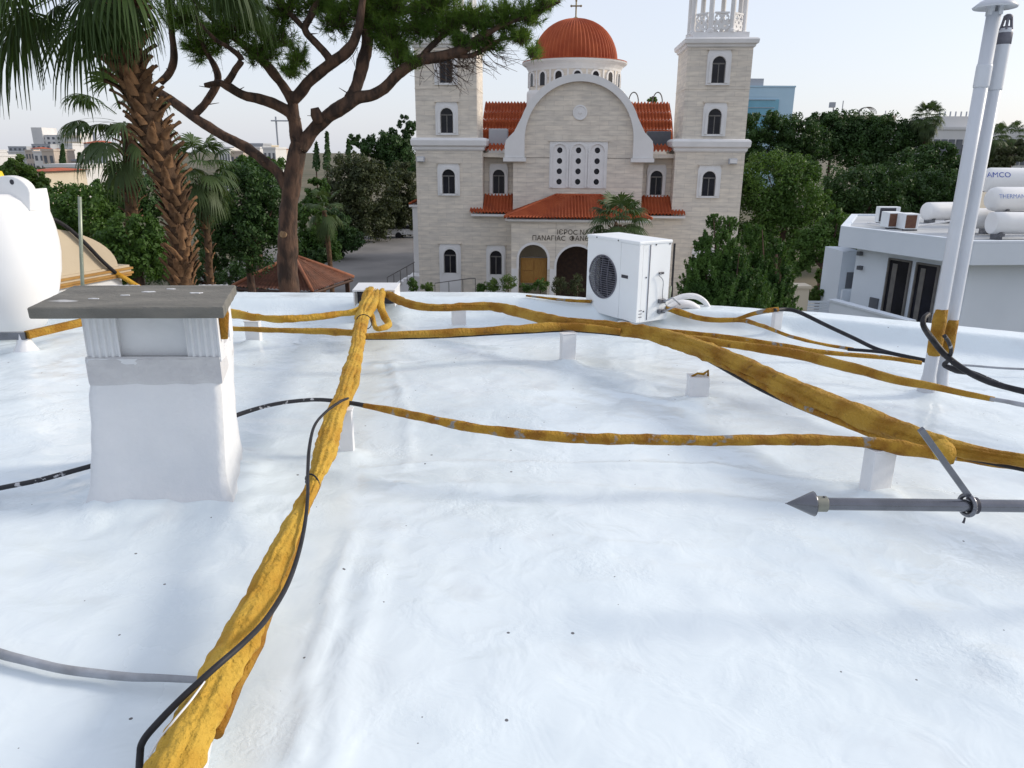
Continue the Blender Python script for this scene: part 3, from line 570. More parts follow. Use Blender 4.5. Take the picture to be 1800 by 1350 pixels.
for a in (.2, .62): abox(AW*a-.006, AW*a+.006, -.011, -.006, AH-.022, AH-.01).build('screw', M['dark'], t)
abox(AW-.002, AW+.012, .25, .31, AH*.585, AH*.61).build('cable_gland', M['dark'], t, bevel=.003)
MB().tube(cr([ap(AW+.012, .27, AH*.6), ap(AW+.02, .24, AH*.575), ap(AW+.025, .29, AH*.5), ap(AW+.02, .3, AH*.3), ap(AW+.03, .36, AH*.18), ap(AW+.05, .45, AH*.16)], 6), .004, 6).build('control_cable', M['conduit'], t, smooth=True)
for h in (.09, .22):
    abox(AW-.002, AW+.03, .26, .34, AH*h, AH*(h+.055)).build('service_valve', M['steel'], t, bevel=.006)
    MB().tube([ap(AW+.03, .30, AH*(h+.03)), ap(AW+.06, .31, AH*(h+.04)), ap(AW+.09, .36, AH*(h+.08)), ap(AW+.10, .46, AH*.2)], .008, 8).build('copper_pipe', M['conduit'], t, smooth=True)
for k in range(3): abox(AW-.002, AW+.002, .03, .07, AH*(.07+.04*k), AH*(.07+.04*k)+.006).build('vent_slot', M['grille'], t)
for a in (.12, .80):
    MB().obox(ap(AW*a, AD/2, -.048), e1*.05, e2*(AD/2+.05), (0, 0, .042)).build('concrete_foot', M['plaster'], t, bevel=.008)
abox(-.02, .12, -.03, .03, -.012, -.003).build('bracket', M['dark'], t)
tW = thing('white_hose', 'white insulated hoses arching out behind the air conditioner', 'hose', tuple(PZ(1215, 545, .1)*np.array([1, 1, 0])+np.array([0, 0, .15])))
def pyp(pts, Y, n=6):
    o = cr([(*PY(x, y, Y), w/2*Y/F_PX) for x, y, w in pts], n); return o[:, :3], o[:, 3]
P, R = pyp([(1172, 533, 10), (1185, 527, 10), (1203, 521, 10), (1222, 521, 10), (1236, 528, 10), (1244, 538, 9), (1249, 547, 8)], 7.25); MB().tube(P, R, 10, lump=.1).build('hose', M['white'], tW, smooth=True)
P, R = pyp([(1172, 545, 14), (1190, 537, 16), (1205, 535, 14), (1218, 538, 12), (1228, 543, 10)], 7.15); MB().tube(P, R, 10, lump=.2, seed=4).build('hose', M['white'], tW, smooth=True)
p = PZ(1180, 552, .02); MB().tube([p, PY(1182, 490, p[1]), PY(1186, 428, p[1])], .011, 8).build('rod', M['rubber']); r_ = bpy.data.objects['rod']
r_.name = 'iron_rod'; tag(r_, 'dark upright iron rod just right of the air conditioner', 'rod')
p = PZ(1178, 556, .0); tag(MB().tube([p, PY(1177, 525, p[1]), PY(1179, 503, p[1])], .010, 8).build('pipe_stub', M['galv'], smooth=True), 'short pale pipe stub beside the air conditioner', 'pipe stub')

# ================================================================== VENT PIPES
def vent(px, pyb, top_y, r_, label, cap):
    f_ = PZ(px, pyb, 0); zt = PY(900, 0, 1)[0]*0; 
    d = None; lo, hi = 0.5, 6.0
    for _ in range(40):                                       # height whose picture position is top_y
        m_ = (lo+hi)/2; q = np.array([f_[0], f_[1], m_])-EYE; yy = 675-F_PX*(q@UPV)/(q@FWD)
        if yy > top_y: lo = m_
        else: hi = m_
    h = lo
    t = thing('vent_pipe', label, 'pipe', (f_[0], f_[1], 0), 'white vent pipes')
    MB().lathe([(r_*1.9, -.02), (r_*1.5, .05), (r_*1.05, .16), (r_, h*.5), (r_, h)], f_, 28).build('shaft', M['pvc'], t, smooth=True)
    if cap == 'disc':
        MB().lathe([(r_*1.08, h-.42), (r_*1.12, h-.41), (r_*1.12, h-.30), (r_*1.04, h-.285)], f_, 28).build('coupling', M['pvc'], t, smooth=True)
        for k in range(4):
            a = k*math.pi/2+.5; c = f_+np.array([r_*.85*math.cos(a), r_*.85*math.sin(a), h+.02]); MB().obox(c, (.012, 0, 0), (0, .012, 0), (0, 0, .035)).build('cap_leg', M['pvc'], t)
        MB().lathe([(r_*.2, h+.05), (r_*2.9, h+.022), (r_*3.05, h+.030), (r_*2.1, h+.062), (r_*.95, h+.085), (r_*.95, h+.12), (r_*.8, h+.13)], f_, 32).build('rain_cap', M['pvc'], t, smooth=True)
    else:
        MB().lathe([(r_*1.08, h-.35), (r_*1.12, h-.34), (r_*1.12, h-.02), (r_*1.05, h)], f_, 24).build('coupling', M['pvc'], t, smooth=True)
        MB().lathe([(r_*1.16, h-.09), (r_*1.16, h-.03), (r_*.9, h+.01)], f_, 24).build('cage_collar', M['grille'], t, smooth=True)
        for k in range(6):
            a = k*math.pi/3; MB().tube([f_+np.array([r_*.95*math.cos(a), r_*.95*math.sin(a), h-.01]), f_+np.array([r_*.6*math.cos(a), r_*.6*math.sin(a), h+.055])], .008, 6).build('cage_bar', M['grille'], t)
        MB().lathe([(r_*.75, h+.05), (r_*.7, h+.07), (r_*.3, h+.08)], f_, 20).build('cage_top', M['grille'], t, smooth=True)
    lo_, hi_ = (.30, .62) if cap == 'disc' else (.28, .54)
    MB().tube([f_+np.array([0, -.004, z]) for z in np.linspace(lo_, hi_, 8)], [r_*1.02, r_*1.15, r_*1.18, r_*1.15, r_*1.12, r_*1.1, r_*1.05, r_*.98], 16, lump=.06, seed=7, lf=12).build('foam_collar', M['foam'], t, smooth=True)
    return t
vent(1627, 697, 22, .040, 'taller white vent pipe with a round rain cap', 'disc')
vent(1650, 694, 50, .036, 'shorter white vent pipe with a small cage top', 'cage')

# ================================================================== POINTED STEEL ROD (carried by a stand outside the picture)
YR = 2.45; a0 = PY(1380, 885, YR); a1 = PY(1830, 890, YR); d = (a1-a0)/np.linalg.norm(a1-a0); k = depth(a0)/F_PX
t = thing('steel_rod', 'grey steel rod with a conical point lying level above the roof', 'rod', (a1[0]+.5, a1[1], 0))
def rodseg(s0, s1, r0, r1, n=28): 
    return MB().tube([a0+d*s0, a0+d*(s0+(s1-s0)*.02), a0+d*(s0+(s1-s0)*.98), a0+d*s1], [r0, r0+(r1-r0)*.02, r0+(r1-r0)*.98, r1], n)
L = float(np.linalg.norm(a1-a0))+.5
rodseg(k*62, L, 11*k, 11*k).build('shaft', M['steel'], t, smooth=True)
MB().tube([a0, a0+d*k*2, a0+d*k*45, a0+d*k*50, a0+d*k*51], [.001, .0016, 20*k, 22*k, 16*k], 32).build('conical_tip', M['steel'], t, smooth=True)
rodseg(k*50, k*72, 14*k, 14*k).build('ferrule', pm('weathered_ferrule', (.2, .2, .17), .5, (.26, .26, .22), 20, metal=.5), t, smooth=True)
MB().obox(a0+d*k*66+np.array([0, -.004, 14*k]), d*.003, (0, .003, 0), (0, 0, .003)).build('set_screw', M['dark'], t)
pr = PY(1700, 888, YR); pe = PY(1618, 754, YR-.06)
aa = np.linspace(0, 2*math.pi, 30); sd = np.array([0, -1, 0.0])
MB().tube([pr+18*k*(math.cos(q)*np.array([.25, -.9, 0])+math.sin(q)*np.array([0, 0, 1.0])) for q in aa], 4*k, 10).build('ring', M['steel'], t, smooth=True)
rodseg(float((pr-a0)@d)+k*4, float((pr-a0)@d)+k*16, 15*k, 15*k).build('collar', M['dark'], t, smooth=True)
q = pr+np.array([0, 0, 17*k]); ax = (pe-q); Ln = np.linalg.norm(ax); ax = ax/Ln; sx = np.cross(ax, [0, 1, 0]); sx /= np.linalg.norm(sx)
MB().obox((q+pe)/2, ax*Ln/2, sx*5.2*k, np.cross(ax, sx)*3*k).build('flat_bar', M['steel'], t, bevel=.002)
MB().tube([pr+np.array([-.012, -.02, -19*k]), pr+np.array([-.014, -.022, -25*k]), pr+np.array([-.016, -.022, -29*k])], [.003, .004, .005], 8).build('split_pin', M['dark'], t)
MB().lathe([(.09, 0), (.09, .015), (.025, .02), (.025, a1[2]+.05), (.02, a1[2]+.06)], (a1[0]+.45, a1[1], 0), 16).build('stand', M['steel'], t, smooth=False)

# ================================================================== WATER TANK (left edge)
YT = 6.25; px0 = -8
YC = YT+.32; ctr = PY(px0, 480, YC)
t = thing('water_tank', 'white rounded plastic water tank with a holed lug, cut off by the left edge', 'water tank', (ctr[0], YT+.35, .17))
sil = [(62, 584), (80, 575), (94, 548), (103, 515), (107, 480), (106, 448), (102, 425), (97, 405), (90, 385), (82, 366), (70, 352), (50, 340)]
rings = []
for x, y in sil:
    p = PY(x, y, YC); R_ = (p[0]-ctr[0])*.86; ring = []
    for q in range(40):
        a = 2*math.pi*q/40; c, s_ = math.cos(a), math.sin(a); e = 2/2.6
        ring.append((ctr[0]+R_*math.copysign(abs(c)**e, c), YT+.32+R_*.85*math.copysign(abs(s_)**e, s_), p[2]))
    rings.append(ring)
MB().loft(rings).build('tank_body', M['poly'], t, smooth=True)
YL = YC-.12; c = PY(16, 338, YL); out = [(PY(-26, 362, YL)[0], PY(0, 372, YL)[2])]
for q in np.linspace(math.pi, 0, 17): out.append((c[0]+.175*math.cos(q), c[2]+.135*math.sin(q)))
out.append((PY(52, 362, YL)[0], PY(52, 372, YL)[2]))
lug = MB().vprism(out[::-1], YL, YL+.10).build('holed_lug', M['poly'], t, bevel=.014, seg=3)
hc_ = PY(21, 320, YL); MB().vprism([(hc_[0]+.017*math.cos(-q), hc_[2]+.021*math.sin(-q)) for q in np.linspace(0, 2*math.pi, 14, endpoint=False)], YL-.004, YL+.05).build('lug_hole', M['dark'], lug)
YS = YC-.06; p0 = PY(48, 400, YS); p1 = PY(78, 334, YS+.3); p2 = PY(86, 398, YS+.3); z1_ = PY(78, 334, YS)[2]
MB().vprism([(p0[0], p0[2]), (p2[0], p2[2]), (p1[0]+.005, z1_-.1), (p1[0], z1_), (p0[0], z1_)], YS, YS+.34).build('shoulder', M['poly'], t, bevel=.02, seg=3)
c_ = PY(-4, 312, 6.6); MB().lathe([(.05, -.06), (.055, 0), (.04, .05), (.01, .06)], c_, 16).build('yellow_float', M['yellow'], t, smooth=True)
t2 = thing('tank_stand', 'rusty yellow angle-iron stand on a flared white foot under the tank', 'stand', tuple(PZ(40, 622, 0)))
f_ = PZ(40, 622, 0)
MB().lathe([(.12, -.02), (.085, .03), (.055, .09), (.05, .17)], (f_[0], f_[1]+.05, 0), 12).build('flared_foot', M['white'], t2, smooth=True)
q0 = PY(-60, 592, f_[1]); q1 = PY(44, 591, f_[1]); MB().obox((q0+q1)/2+np.array([0, .02, 0]), ((q1-q0)/2), (0, .02, 0), (0, 0, .03)).build('front_rail', M['steel'], t2)
q0 = PY(44, 590, f_[1])+np.array([0, .02, 0]); q1 = np.array([q0[0]+.28, q0[1]+.75, q0[2]]); ax = (q1-q0); MB().obox((q0+q1)/2, ax/2, (.026, -.008, 0), (0, 0, .032)).build('side_rail', M['foam'], t2, bevel=.006)
MB().tube([q1+np.array([-.06, -.05, .03]), q1+np.array([0, 0, .03]), q1+np.array([.05, 0, .05])], [.02, .035, .02], 10, lump=.4, seed=4).build('foam_lump', M['foamy'], t2, smooth=True)
fb = PZ(147, 548, 0.02); tag(MB().tube([fb, PY(143, 450, fb[1]), PY(140, 346, fb[1])], .018, 12).build('galvanised_post', M['galv'], smooth=True), 'thin greenish galvanised pipe standing upright behind the chimney slab', 'pole')
# beige vaulted rooftop beyond
A0 = PZ(105, 500, 0); B0 = PZ(225, 478, 0); dv = (B0-A0); LB = np.linalg.norm(dv); dv /= LB; nb = np.array([-dv[1], dv[0], 0])
t = thing('vaulted_rooftop', 'beige rounded rooftop vault with ochre mouldings behind the water tank', 'building', (A0[0], A0[1], GZ))
def bp(s, w, z): return A0+dv*s+nb*w+np.array([0, 0, z])
s_end = LB*.86; sc_ = -0.75; a_ = s_end-sc_; hgt = .66
arc = [(sc_+a_*math.cos(q), hgt*math.sin(q)) for q in np.linspace(0, math.pi, 30)]
MB().add([bp(s, 0, z+.10) for s, z in arc]+[bp(s, 4, z+.10) for s, z in arc], [tuple(range(29, -1, -1))]+[(i, i+1, 31+i, 30+i) for i in range(29)]).build('vault', M['beige'], t)
for q, (z0, z1, o_, m_) in enumerate(((.07, .10, .02, 'beige'), (.04, .07, .05, 'ochre'), (.01, .04, .03, 'beige'), (-.02, .01, .05, 'ochre'), (-.05, -.02, .03, 'ochre'))):
    L0 = bp(-2.6, -o_, z0); pts = [bp(-2.6, -o_, 0)[:2], bp(LB+o_, -o_, 0)[:2], bp(LB+o_, 4, 0)[:2], bp(-2.6, 4, 0)[:2]]
    MB().prism(pts, z0, z1-.0015).build('moulding', M[m_], t)
MB().prism([bp(-2.6, 0.03, 0)[:2], bp(LB-.1, 0.03, 0)[:2], bp(LB-.1, 3.9, 0)[:2], bp(-2.6, 3.9, 0)[:2]], GZ, -.052).build('wall', M['plaster'], t)
tc_ = thing('roof_cable', 'black cable over the beige vault ending in a yellow foam sleeve', 'cable', tuple(bp(s_end*.6, 0, .4)))
def onvault(x, y, dz=0.0):                              # point on the vault's front plane
    dd = ray(x, y); k_ = ((A0-EYE)@nb-.05)/(dd@nb); return EYE+dd*k_
P = cr([onvault(*q) for q in ((70, 378), (95, 386), (120, 401), (150, 428), (180, 459), (207, 483))], 6); MB().tube(P, .026, 8).build('cable', M['rubber'], tc_, smooth=True)
P = cr([onvault(*q) for q in ((203, 479), (222, 491), (240, 502), (262, 514))], 5); MB().tube(P, .034, 10, lump=.1).build('foam_sleeve', M['foamy'], tc_, smooth=True)
# ================================================================== CHURCH
CA = math.radians(-3.4); CO = PY(1012.5, 400, 48.0); CO[2] = 0
EU = np.array([math.cos(CA), math.sin(CA), 0]); EV = np.array([-math.sin(CA), math.cos(CA), 0])
def cu(x, y, v=0.0):
    d = ray(x, y); k_ = (v-(EYE-CO)@EV)/(d@EV); P = EYE+d*k_; return float((P-CO)@EU), float(P[2])
church = thing('church', 'pale stone church with two square towers and a red tiled dome', 'church', (CO[0], CO[1], GZ), rz=CA, local=True)
ORG[church.name] = np.array([0, 0, GZ])
def profile(s): s = s-np.floor(s); return np.where(s < .62, np.sin(s/.62*math.pi), -.25*np.sin((s-.62)/.38*math.pi))
def tile_patch(tl, tr, br, bl, cols, rows, amp=.11, step=.015, res=7):
    tl, tr, br, bl = map(np.asarray, (tl, tr, br, bl)); nc = cols*res+1; s = np.linspace(0, 1, nc)
    tt = np.repeat(np.arange(rows), 2)/rows + np.tile([0, .999/rows], rows)
    Sg, Tg = np.meshgrid(s, tt); nrm = np.cross(br-bl, tl-bl); nrm = nrm/np.linalg.norm(nrm)
    Ls = np.linalg.norm(br-bl); 
    B = (1-Tg)[..., None]*((1-Sg)[..., None]*tl+Sg[..., None]*tr)+Tg[..., None]*((1-Sg)[..., None]*bl+Sg[..., None]*br)
    # keep the tile columns parallel on hips: phase from the true position along the eave direction
    e = (br-bl)/Ls; ph = ((B-bl)@e)/Ls*cols
    h = amp*profile(ph)+step*((Tg*rows) % 1.0)
    V = B+nrm*h[..., None]; n_ = len(tt); ix = np.arange(n_*nc).reshape(n_, nc)
    return V.reshape(-1, 3), np.stack([ix[1:, :-1], ix[1:, 1:], ix[:-1, 1:], ix[:-1, :-1]], -1).reshape(-1, 4)
def tiles(name, patches, parent, mat='tile', res=7, amp=.11):
    vs, fs, b_ = [], [], 0
    for q in patches:
        v, f = tile_patch(*q, res=res, amp=amp); vs.append(v); fs.append(f+b_); b_ += len(v)
    o = link(name, mesh_np(name, np.vstack(vs)-ORG[parent.name], np.vstack(fs)), M[mat], parent); o['kind'] = 'stuff'; return o
def archpts(cx, w, zs, z0, n=12):                         # from bottom left up and round to bottom right
    return [(cx-w, z0)]+[(cx-w*math.cos(q), zs+w*math.sin(q)) for q in np.linspace(0, math.pi, n)]+[(cx+w, z0)]
def rectpts(cx, hw, z0, z1, zs, n=12):
    o = [(cx-hw, z0)]
    for q in np.linspace(0, math.pi, n):
        c, s_ = -math.cos(q), math.sin(q); k_ = 1/max(abs(c), s_, 1e-6)
        o.append((cx+c*k_*hw, zs+s_*k_*(z1-zs)))
    o.append((cx+hw, z0)); return o
def arch_window(cx, v, z0, z1, w, parent=church, hw=.70, ztop=.35, zbot=.12, hood=True, plane='front'):
    zs = z1-w
    f_ = MB().ring(archpts(cx, w, zs, z0), rectpts(cx, hw, z0, z1+ztop, zs), v-.10, v+.05)
    f_.box(cx-hw, cx+hw, v-.10, v+.05, z0-zbot, z0-.002)
    o = f_.build('window', M['trim'], parent)
    MB().vprism(archpts(cx, w, zs, z0)[::-1], v-.012, v+.04).build('pane', M['glass'], o)
    m_ = MB().box(cx-.03, cx+.03, v-.03, v-.013, z0, zs).box(cx-w, cx+w, v-.034, v-.014, zs-.04, zs+.04).box(cx-w, cx-w+.05, v-.03, v-.013, z0, zs-.05).box(cx+w-.05, cx+w, v-.03, v-.013, z0, zs-.05)
    m_.build('window_bars', M['frame'], o)
    if hood: MB().ring(archpts(cx, w+.015, zs, z0), archpts(cx, w+.17, zs, z0), v-.17, v-.101).build('surround', M['trim'], o)
    MB().box(cx-hw-.04, cx+hw+.04, v-.16, v-.02, z1+ztop, z1+ztop+.06).build('drip_mould', M['stone'], o)
    return o
def cornice(u0, u1, v0, v1, z0, z1, parent, name='cornice', mat='trim'):
    h = z1-z0; b = MB(); rg = []
    for k_, e in ((0, .02), (.12, .10), (.3, .12), (.42, .24), (.8, .27), (.93, .2), (1, .08)):
        rg.append([(u0-e, v0-e, z0+h*k_), (u1+e, v0-e, z0+h*k_), (u1+e, v1+e, z0+h*k_), (u0-e, v1+e, z0+h*k_)])
    return b.loft(rg).build(name, M[mat], parent)
ZC0, ZC1 = 1.72, 2.5
for sgn in (-1, 1):
    lo, hi = (5.92, 10.1); up0, up1 = 6.27, 10.05
    def uu(a, b): return (min(sgn*a, sgn*b), max(sgn*a, sgn*b))
    a, b_ = uu(lo, hi); MB().box(a, b_, 0, 4.2, GZ, ZC0).build('tower_base', M['stone'], church)
    cornice(a, b_, 0, 4.2, ZC0, ZC1, church)
    c, d = uu(up0, up1); MB().box(c, d, .15, 3.95, ZC1, 7.62).build('tower_shaft', M['stone'], church)
    cornice(c, d, .15, 3.95, 7.6, 8.15, church)
    MB().box(c+.25, d-.25, .4, 3.7, 8.15, 8.48).build('belfry_plinth', M['trim'], church)
    for q in (.6, 5.35): MB().box(c-.02, d+.02, .13, 3.97, q-.03, q+.03).build('string_course', M['stone'], church) if q > 2 else None
    cx = sgn*8.12
    arch_window(cx, .15, 5.66, 7.12, .39); arch_window(cx, .15, 2.78, 4.22, .39); arch_window(sgn*8.05, 0, -.85, .62, .40)
    arch_window(sgn*8.05, 0, -5.85, -4.32, .40, zbot=1.5)
    # recess between tower and gable, its upper and lower windows
    e, g = uu(4.0, 5.92); MB().box(e, g, 1.25, 2.2, -1.2, 1.35).build('recess_wall', M['stone'], church)
    arch_window(sgn*5.0, 1.25, -.88, .6, .38, hw=.6)
    MB().box(e, g, .002, 1.2, GZ, -2.2).build('aisle_wall', M['stone'], church); arch_window(sgn*5.08, .002, -5.9, -4.38, .38, hw=.62, zbot=1.4)
    MB().box(*uu(3.3, 5.92), .55, 1.9, 1.37, 1.62).build('recess_cornice', M['stone'], church)
    x0, x1 = (-6.75, -4.0) if sgn < 0 else (4.0, 6.75)
    o = tiles('lean_to_tiles', [((max(x0, -5.92) if sgn < 0 else 4.0, 1.25, -.95), (-4.0 if sgn < 0 else 5.92, 1.25, -.95), (-4.0 if sgn < 0 else 5.92, -.45, -2.0), (-5.92 if sgn < 0 else 4.0, -.45, -2.0), 9, 6)], church)
    xs = (-6.72, -5.92) if sgn < 0 else (5.92, 6.72)
    tiles('lean_to_tiles', [((xs[0], -.02, -1.76), (xs[1], -.02, -1.76), (xs[1], -.45, -2.0), (xs[0], -.45, -2.0), 4, 2)], church)
    MB().box(min(x0, x1)+.12, max(x0, x1)-.02, -.38, -.005, -2.2, -2.06).build('eave_moulding', M['trim'], church)
    # small roof terrace clutter between tower and vault
    tiles('terrace_tiles', [((min(e, g), 2.0, 2.15), (max(e, g), 2.0, 2.15), (max(e, g), .5, 1.75), (min(e, g), .5, 1.75), 8, 2)], church)
    if sgn < 0: MB().box(-5.7, -4.5, 1.9, 2.8, 2.0, 3.1).build('roof_water_box', M['cgrey'], church, bevel=.05)
    else: MB().box(4.4, 5.9, 2.3, 3.0, 2.0, 3.0).build('roof_shed', M['farblue'], church, bevel=.05)
    # belfry: eight columns, pierced parapet panels
    bx, by, br = (c+d)/2, 2.05, 1.62
    vt = [(bx+br*math.cos(math.pi/8+k_*math.pi/4), by+br*math.sin(math.pi/8+k_*math.pi/4)) for k_ in range(8)]
    for k_ in range(8):
        MB().lathe([(.22, 8.48), (.22, 8.62), (.15, 8.68), (.15, 11.3), (.22, 11.4), (.24, 11.6)], (*vt[k_], 0), 10).build('belfry_column', M['trim'], church)
        p, q = np.array(vt[k_]), np.array(vt[(k_+1) % 8]); dd = (q-p)/np.linalg.norm(q-p); Ls = np.linalg.norm(q-p); nn = np.array([dd[1], -dd[0]])
        pan = MB(); 
        for h_ in range(2):
            s0, s1 = .2+(Ls-.4)*h_/2, .2+(Ls-.4)*(h_+1)/2; cs = (s0+s1)/2; zc = 9.26; a_ = .05; L_ = .15
            cross = [(cs+x*1., zc+z) for x, z in ((a_, a_), (a_, L_), (-a_, L_), (-a_, a_), (-L_, a_), (-L_, -a_), (-a_, -a_), (-a_, -L_), (a_, -L_), (a_, -a_), (L_, -a_), (L_, a_))]
            hw_, hz = (s1-s0)/2, .24
            rc = [(cs+x*hw_, zc+z*hz) for x, z in ((.5, 1), (.25, 1), (-.25, 1), (-.5, 1), (-1, .3), (-1, -.3), (-.5, -1), (-.25, -1), (.25, -1), (.5, -1), (1, -.3), (1, .3))]
            pan.ring(cross, rc, -.04, .04, closed=True)
            cir = [(cs+.07*math.cos(q_), 8.82+.07*math.sin(q_)) for q_ in np.linspace(0, 2*math.pi, 12, endpoint=False)]
            rc2 = [(cs+hw_*math.cos(q_)/max(abs(math.cos(q_)), abs(math.sin(q_))), 8.82+.2*math.sin(q_)/max(abs(math.cos(q_)), abs(math.sin(q_)))) for q_ in np.linspace(0, 2*math.pi, 12, endpoint=False)]
            pan.ring(cir, rc2, -.04, .04, closed=True)
        pan.box(.2, Ls-.2, -.06, .06, 9.49, 9.58)
        pan.v = [(p[0]+dd[0]*x+nn[0]*y, p[1]+dd[1]*x+nn[1]*y, z) for x, y, z in pan.v]
        pan.build('parapet_panel', M['trim'], church)
    MB().lathe([(1.95, 11.6), (2.0, 11.75), (2.0, 12.0), (1.75, 12.05)], (bx, by, 0), 8, math.pi/8).build('belfry_ring', M['trim'], church)
    n_ = 64; prof = [(1.8*math.cos(q), 12.05+1.5*math.sin(q)) for q in np.linspace(0, math.pi/2*.97, 10)]; MB().lathe(prof, (bx, by, 0), 32).build('belfry_dome', M['tile'], church, smooth=True)
    p = (sgn*9.75 if sgn < 0 else 9.35, -.12)
    fl = MB().box(p[0]-.25, p[0]+.25, -.42, -.1, 1.05, 1.38).build('floodlight', M['cgrey'], church, bevel=.04); MB().box(p[0]-.2, p[0]+.2, -.45, -.421, 1.1, 1.33).build('lens', M['trim'], fl)
# gable
G0 = -.12; ZA, RI, RO = 2.42, 3.3, 3.72
MB().box(-4.0, 4.0, G0, 1.3, GZ, 1.33).build('gable_wall', M['stone'], church)
inn = [(-RI, 1.36)]+[(-RI*math.cos(q), ZA+RI*math.sin(q)) for q in np.linspace(0, math.pi, 41)]+[(RI, 1.36)]
MB().vprism(inn[::-1], G0, 1.2).build('tympanum', M['stone'], church)
out = [(-4.52, 1.36), (-4.52, 2.0), (-4.45, 2.35), (-4.22, 2.6), (-3.95, 2.85), (-3.72, 3.3)]
q0 = math.pi-math.acos(-3.5/RO)*1; arc = [(-RO*math.cos(q), ZA+RO*math.sin(q)) for q in np.linspace(math.radians(20), math.radians(160), 32)]
outl = out[:-1]+arc+[(-x, z) for x, z in out[:-1][::-1]]
n_ = len(outl); inr = []
for i, (x, z) in enumerate(outl):
    if i < 5: inr.append((-RI+.0, [1.36, 1.7, 2.0, 2.25, 2.42][i]))
    elif i >= n_-5: inr.append((RI, [1.36, 1.7, 2.0, 2.25, 2.42][n_-1-i]))
    else:
        q = math.pi*(i-5+.8)/(n_-10-1+1.6); inr.append((-RI*math.cos(q), ZA+RI*math.sin(q)))
MB().ring(inr, outl, G0-.28, 1.1).build('arch_band', M['trim'], church)
MB().ring([(x*.999, z) for x, z in inr[4:-4]], outl[4:-4], 1.105, 7.5).build('nave_vault', M['trim'], church)
for s_ in (-1, 1): MB().box(min(s_*3.2, s_*4.6), max(s_*3.2, s_*4.6), G0-.34, .5, 1.12, 1.352).build('arch_foot_moulding', M['trim'], church)
md = MB().lathe([(.44, 0), (.44, .05), (.36, .055), (.34, .03), (.1, .03), (.08, .06), (.02, .06)], (0, 0, 0), 28); md.v = [(x+.03, G0-z-.001, y+3.98) for x, y, z in md.v]; md.build('medallion', M['trim'], church)
# triple window
tw = MB().box(-1.76, 1.78, G0-.05, G0+.02, -.45, 2.32).build('triple_window', M['trim'], church)
MB().box(-1.85, 1.87, G0-.12, G0-.01, 2.322, 2.40).build('drip_mould', M['stone'], tw)
for cx in (-1.14, .01, 1.16):
    MB().ring(archpts(cx, .44, 1.72, -.40), archpts(cx, .55, 1.72, -.40), G0-.11, G0-.051).build('light_surround', M['trim'], tw)
    for zc in (1.80, 1.17, .56, -.06):
        MB().vprism([(cx+.165*math.cos(-q), zc+.175*math.sin(-q)) for q in np.linspace(0, 2*math.pi, 18, endpoint=False)], G0-.056, G0-.0).build('round_pane', M['glass'], tw)
# porch
PV = -3.2
for cx, hw, w, zs in ((-2.58, 1.32, .86, -4.46), (0, 1.25, 1.18, -4.84), (2.58, 1.32, .86, -4.46)):
    MB().ring(archpts(cx, w, zs, GZ, 17), rectpts(cx, hw, GZ, -2.28, zs, 17), PV, PV+.45).build('porch_arcade', M['stone'], church)
    MB().ring(archpts(cx, w, zs, zs-.6, 17), archpts(cx, w+.14, zs, zs-.6, 17), PV-.06, PV-.001).build('arch_moulding', M['trim'], church)
for cx, w in ((-3.68, .2), (-1.42, .15), (1.42, .15), (3.68, .2)): MB().box(cx-w, cx+w, PV-.08, PV-.002, GZ, -5.05).build('pier_facing', M['trim'], church)
MB().box(-3.9, -3.55, PV+.452, G0-.002, GZ, -2.3).build('porch_side_wall', M['stone'], church); MB().box(3.55, 3.9, PV+.452, G0-.002, GZ, -2.3).build('porch_side_wall', M['stone'], church)
MB().box(-3.5, -1.32, G0-.04, G0-.003, GZ, -2.4).build('porch_back_panel', M['cream'], church)
MB().box(-1.3, 3.5, G0-.05, G0-.003, GZ, -2.4).build('porch_dark_panel', M['woodd'], church)  # one dark sheet across the middle and right bays
MB().box(-3.5, 3.5, PV+.46, G0-.06, -2.6, -2.5).build('porch_ceiling', M['woodd'], church)
nb_ = MB().box(-3.36, -1.74, PV+.5, PV+.58, -5.98, -4.45).build('notice_board', M['wood'], church)
for x0, x1, z0, z1 in ((-3.3, -2.58, -5.2, -4.55), (-3.3, -2.58, -5.9, -5.26), (-2.52, -1.8, -5.9, -4.55)): MB().box(x0, x1, PV+.47, PV+.499, z0, z1).build('board_panel', M['wood'], nb_, bevel=.01)
for z in (-5.72, -5.82): MB().box(-2.46, -1.86, PV+.455, PV+.469, z-.035, z+.03).build('red_plaque', M['tile'], nb_)
MB().box(-3.42, -1.68, PV+.47, PV+.52, -4.45, -4.39).build('board_rail', M['frame'], nb_)
cornice(-4.0, 4.0, PV-.05, G0-.3, -2.28, -2.08, church, 'porch_cornice')
rl, rr_, rv, rzz = -1.32, 1.45, -.25, -.92; ez, ev_ = -2.02, PV-.42
tiles('porch_roof_tiles', [((rl, rv, rzz), (rr_, rv, rzz), (4.28, ev_, ez), (-4.28, ev_, ez), 44, 12),
                          ((rl, rv, rzz), (rl, rv, rzz), (-4.28, ev_, ez), (-4.28, G0-.01, ez), 16, 12),
                          ((rr_, rv, rzz), (rr_, rv, rzz), (4.28, G0-.01, ez), (4.28, ev_, ez), 16, 12)], church)
hp = MB()
for e_, s_ in ((rl, -1), (rr_, 1)): hp.tube([(e_, rv, rzz+.06), ((e_+s_*4.28)/2, (rv+ev_)/2, (rzz+ez)/2+.07), (s_*4.28, ev_, ez+.06)], .09, 8)
hp.tube([(rl, rv, rzz+.05), (rr_, rv, rzz+.05)], .1, 8); hp.build('ridge_tiles', M['tile'], church, smooth=True)
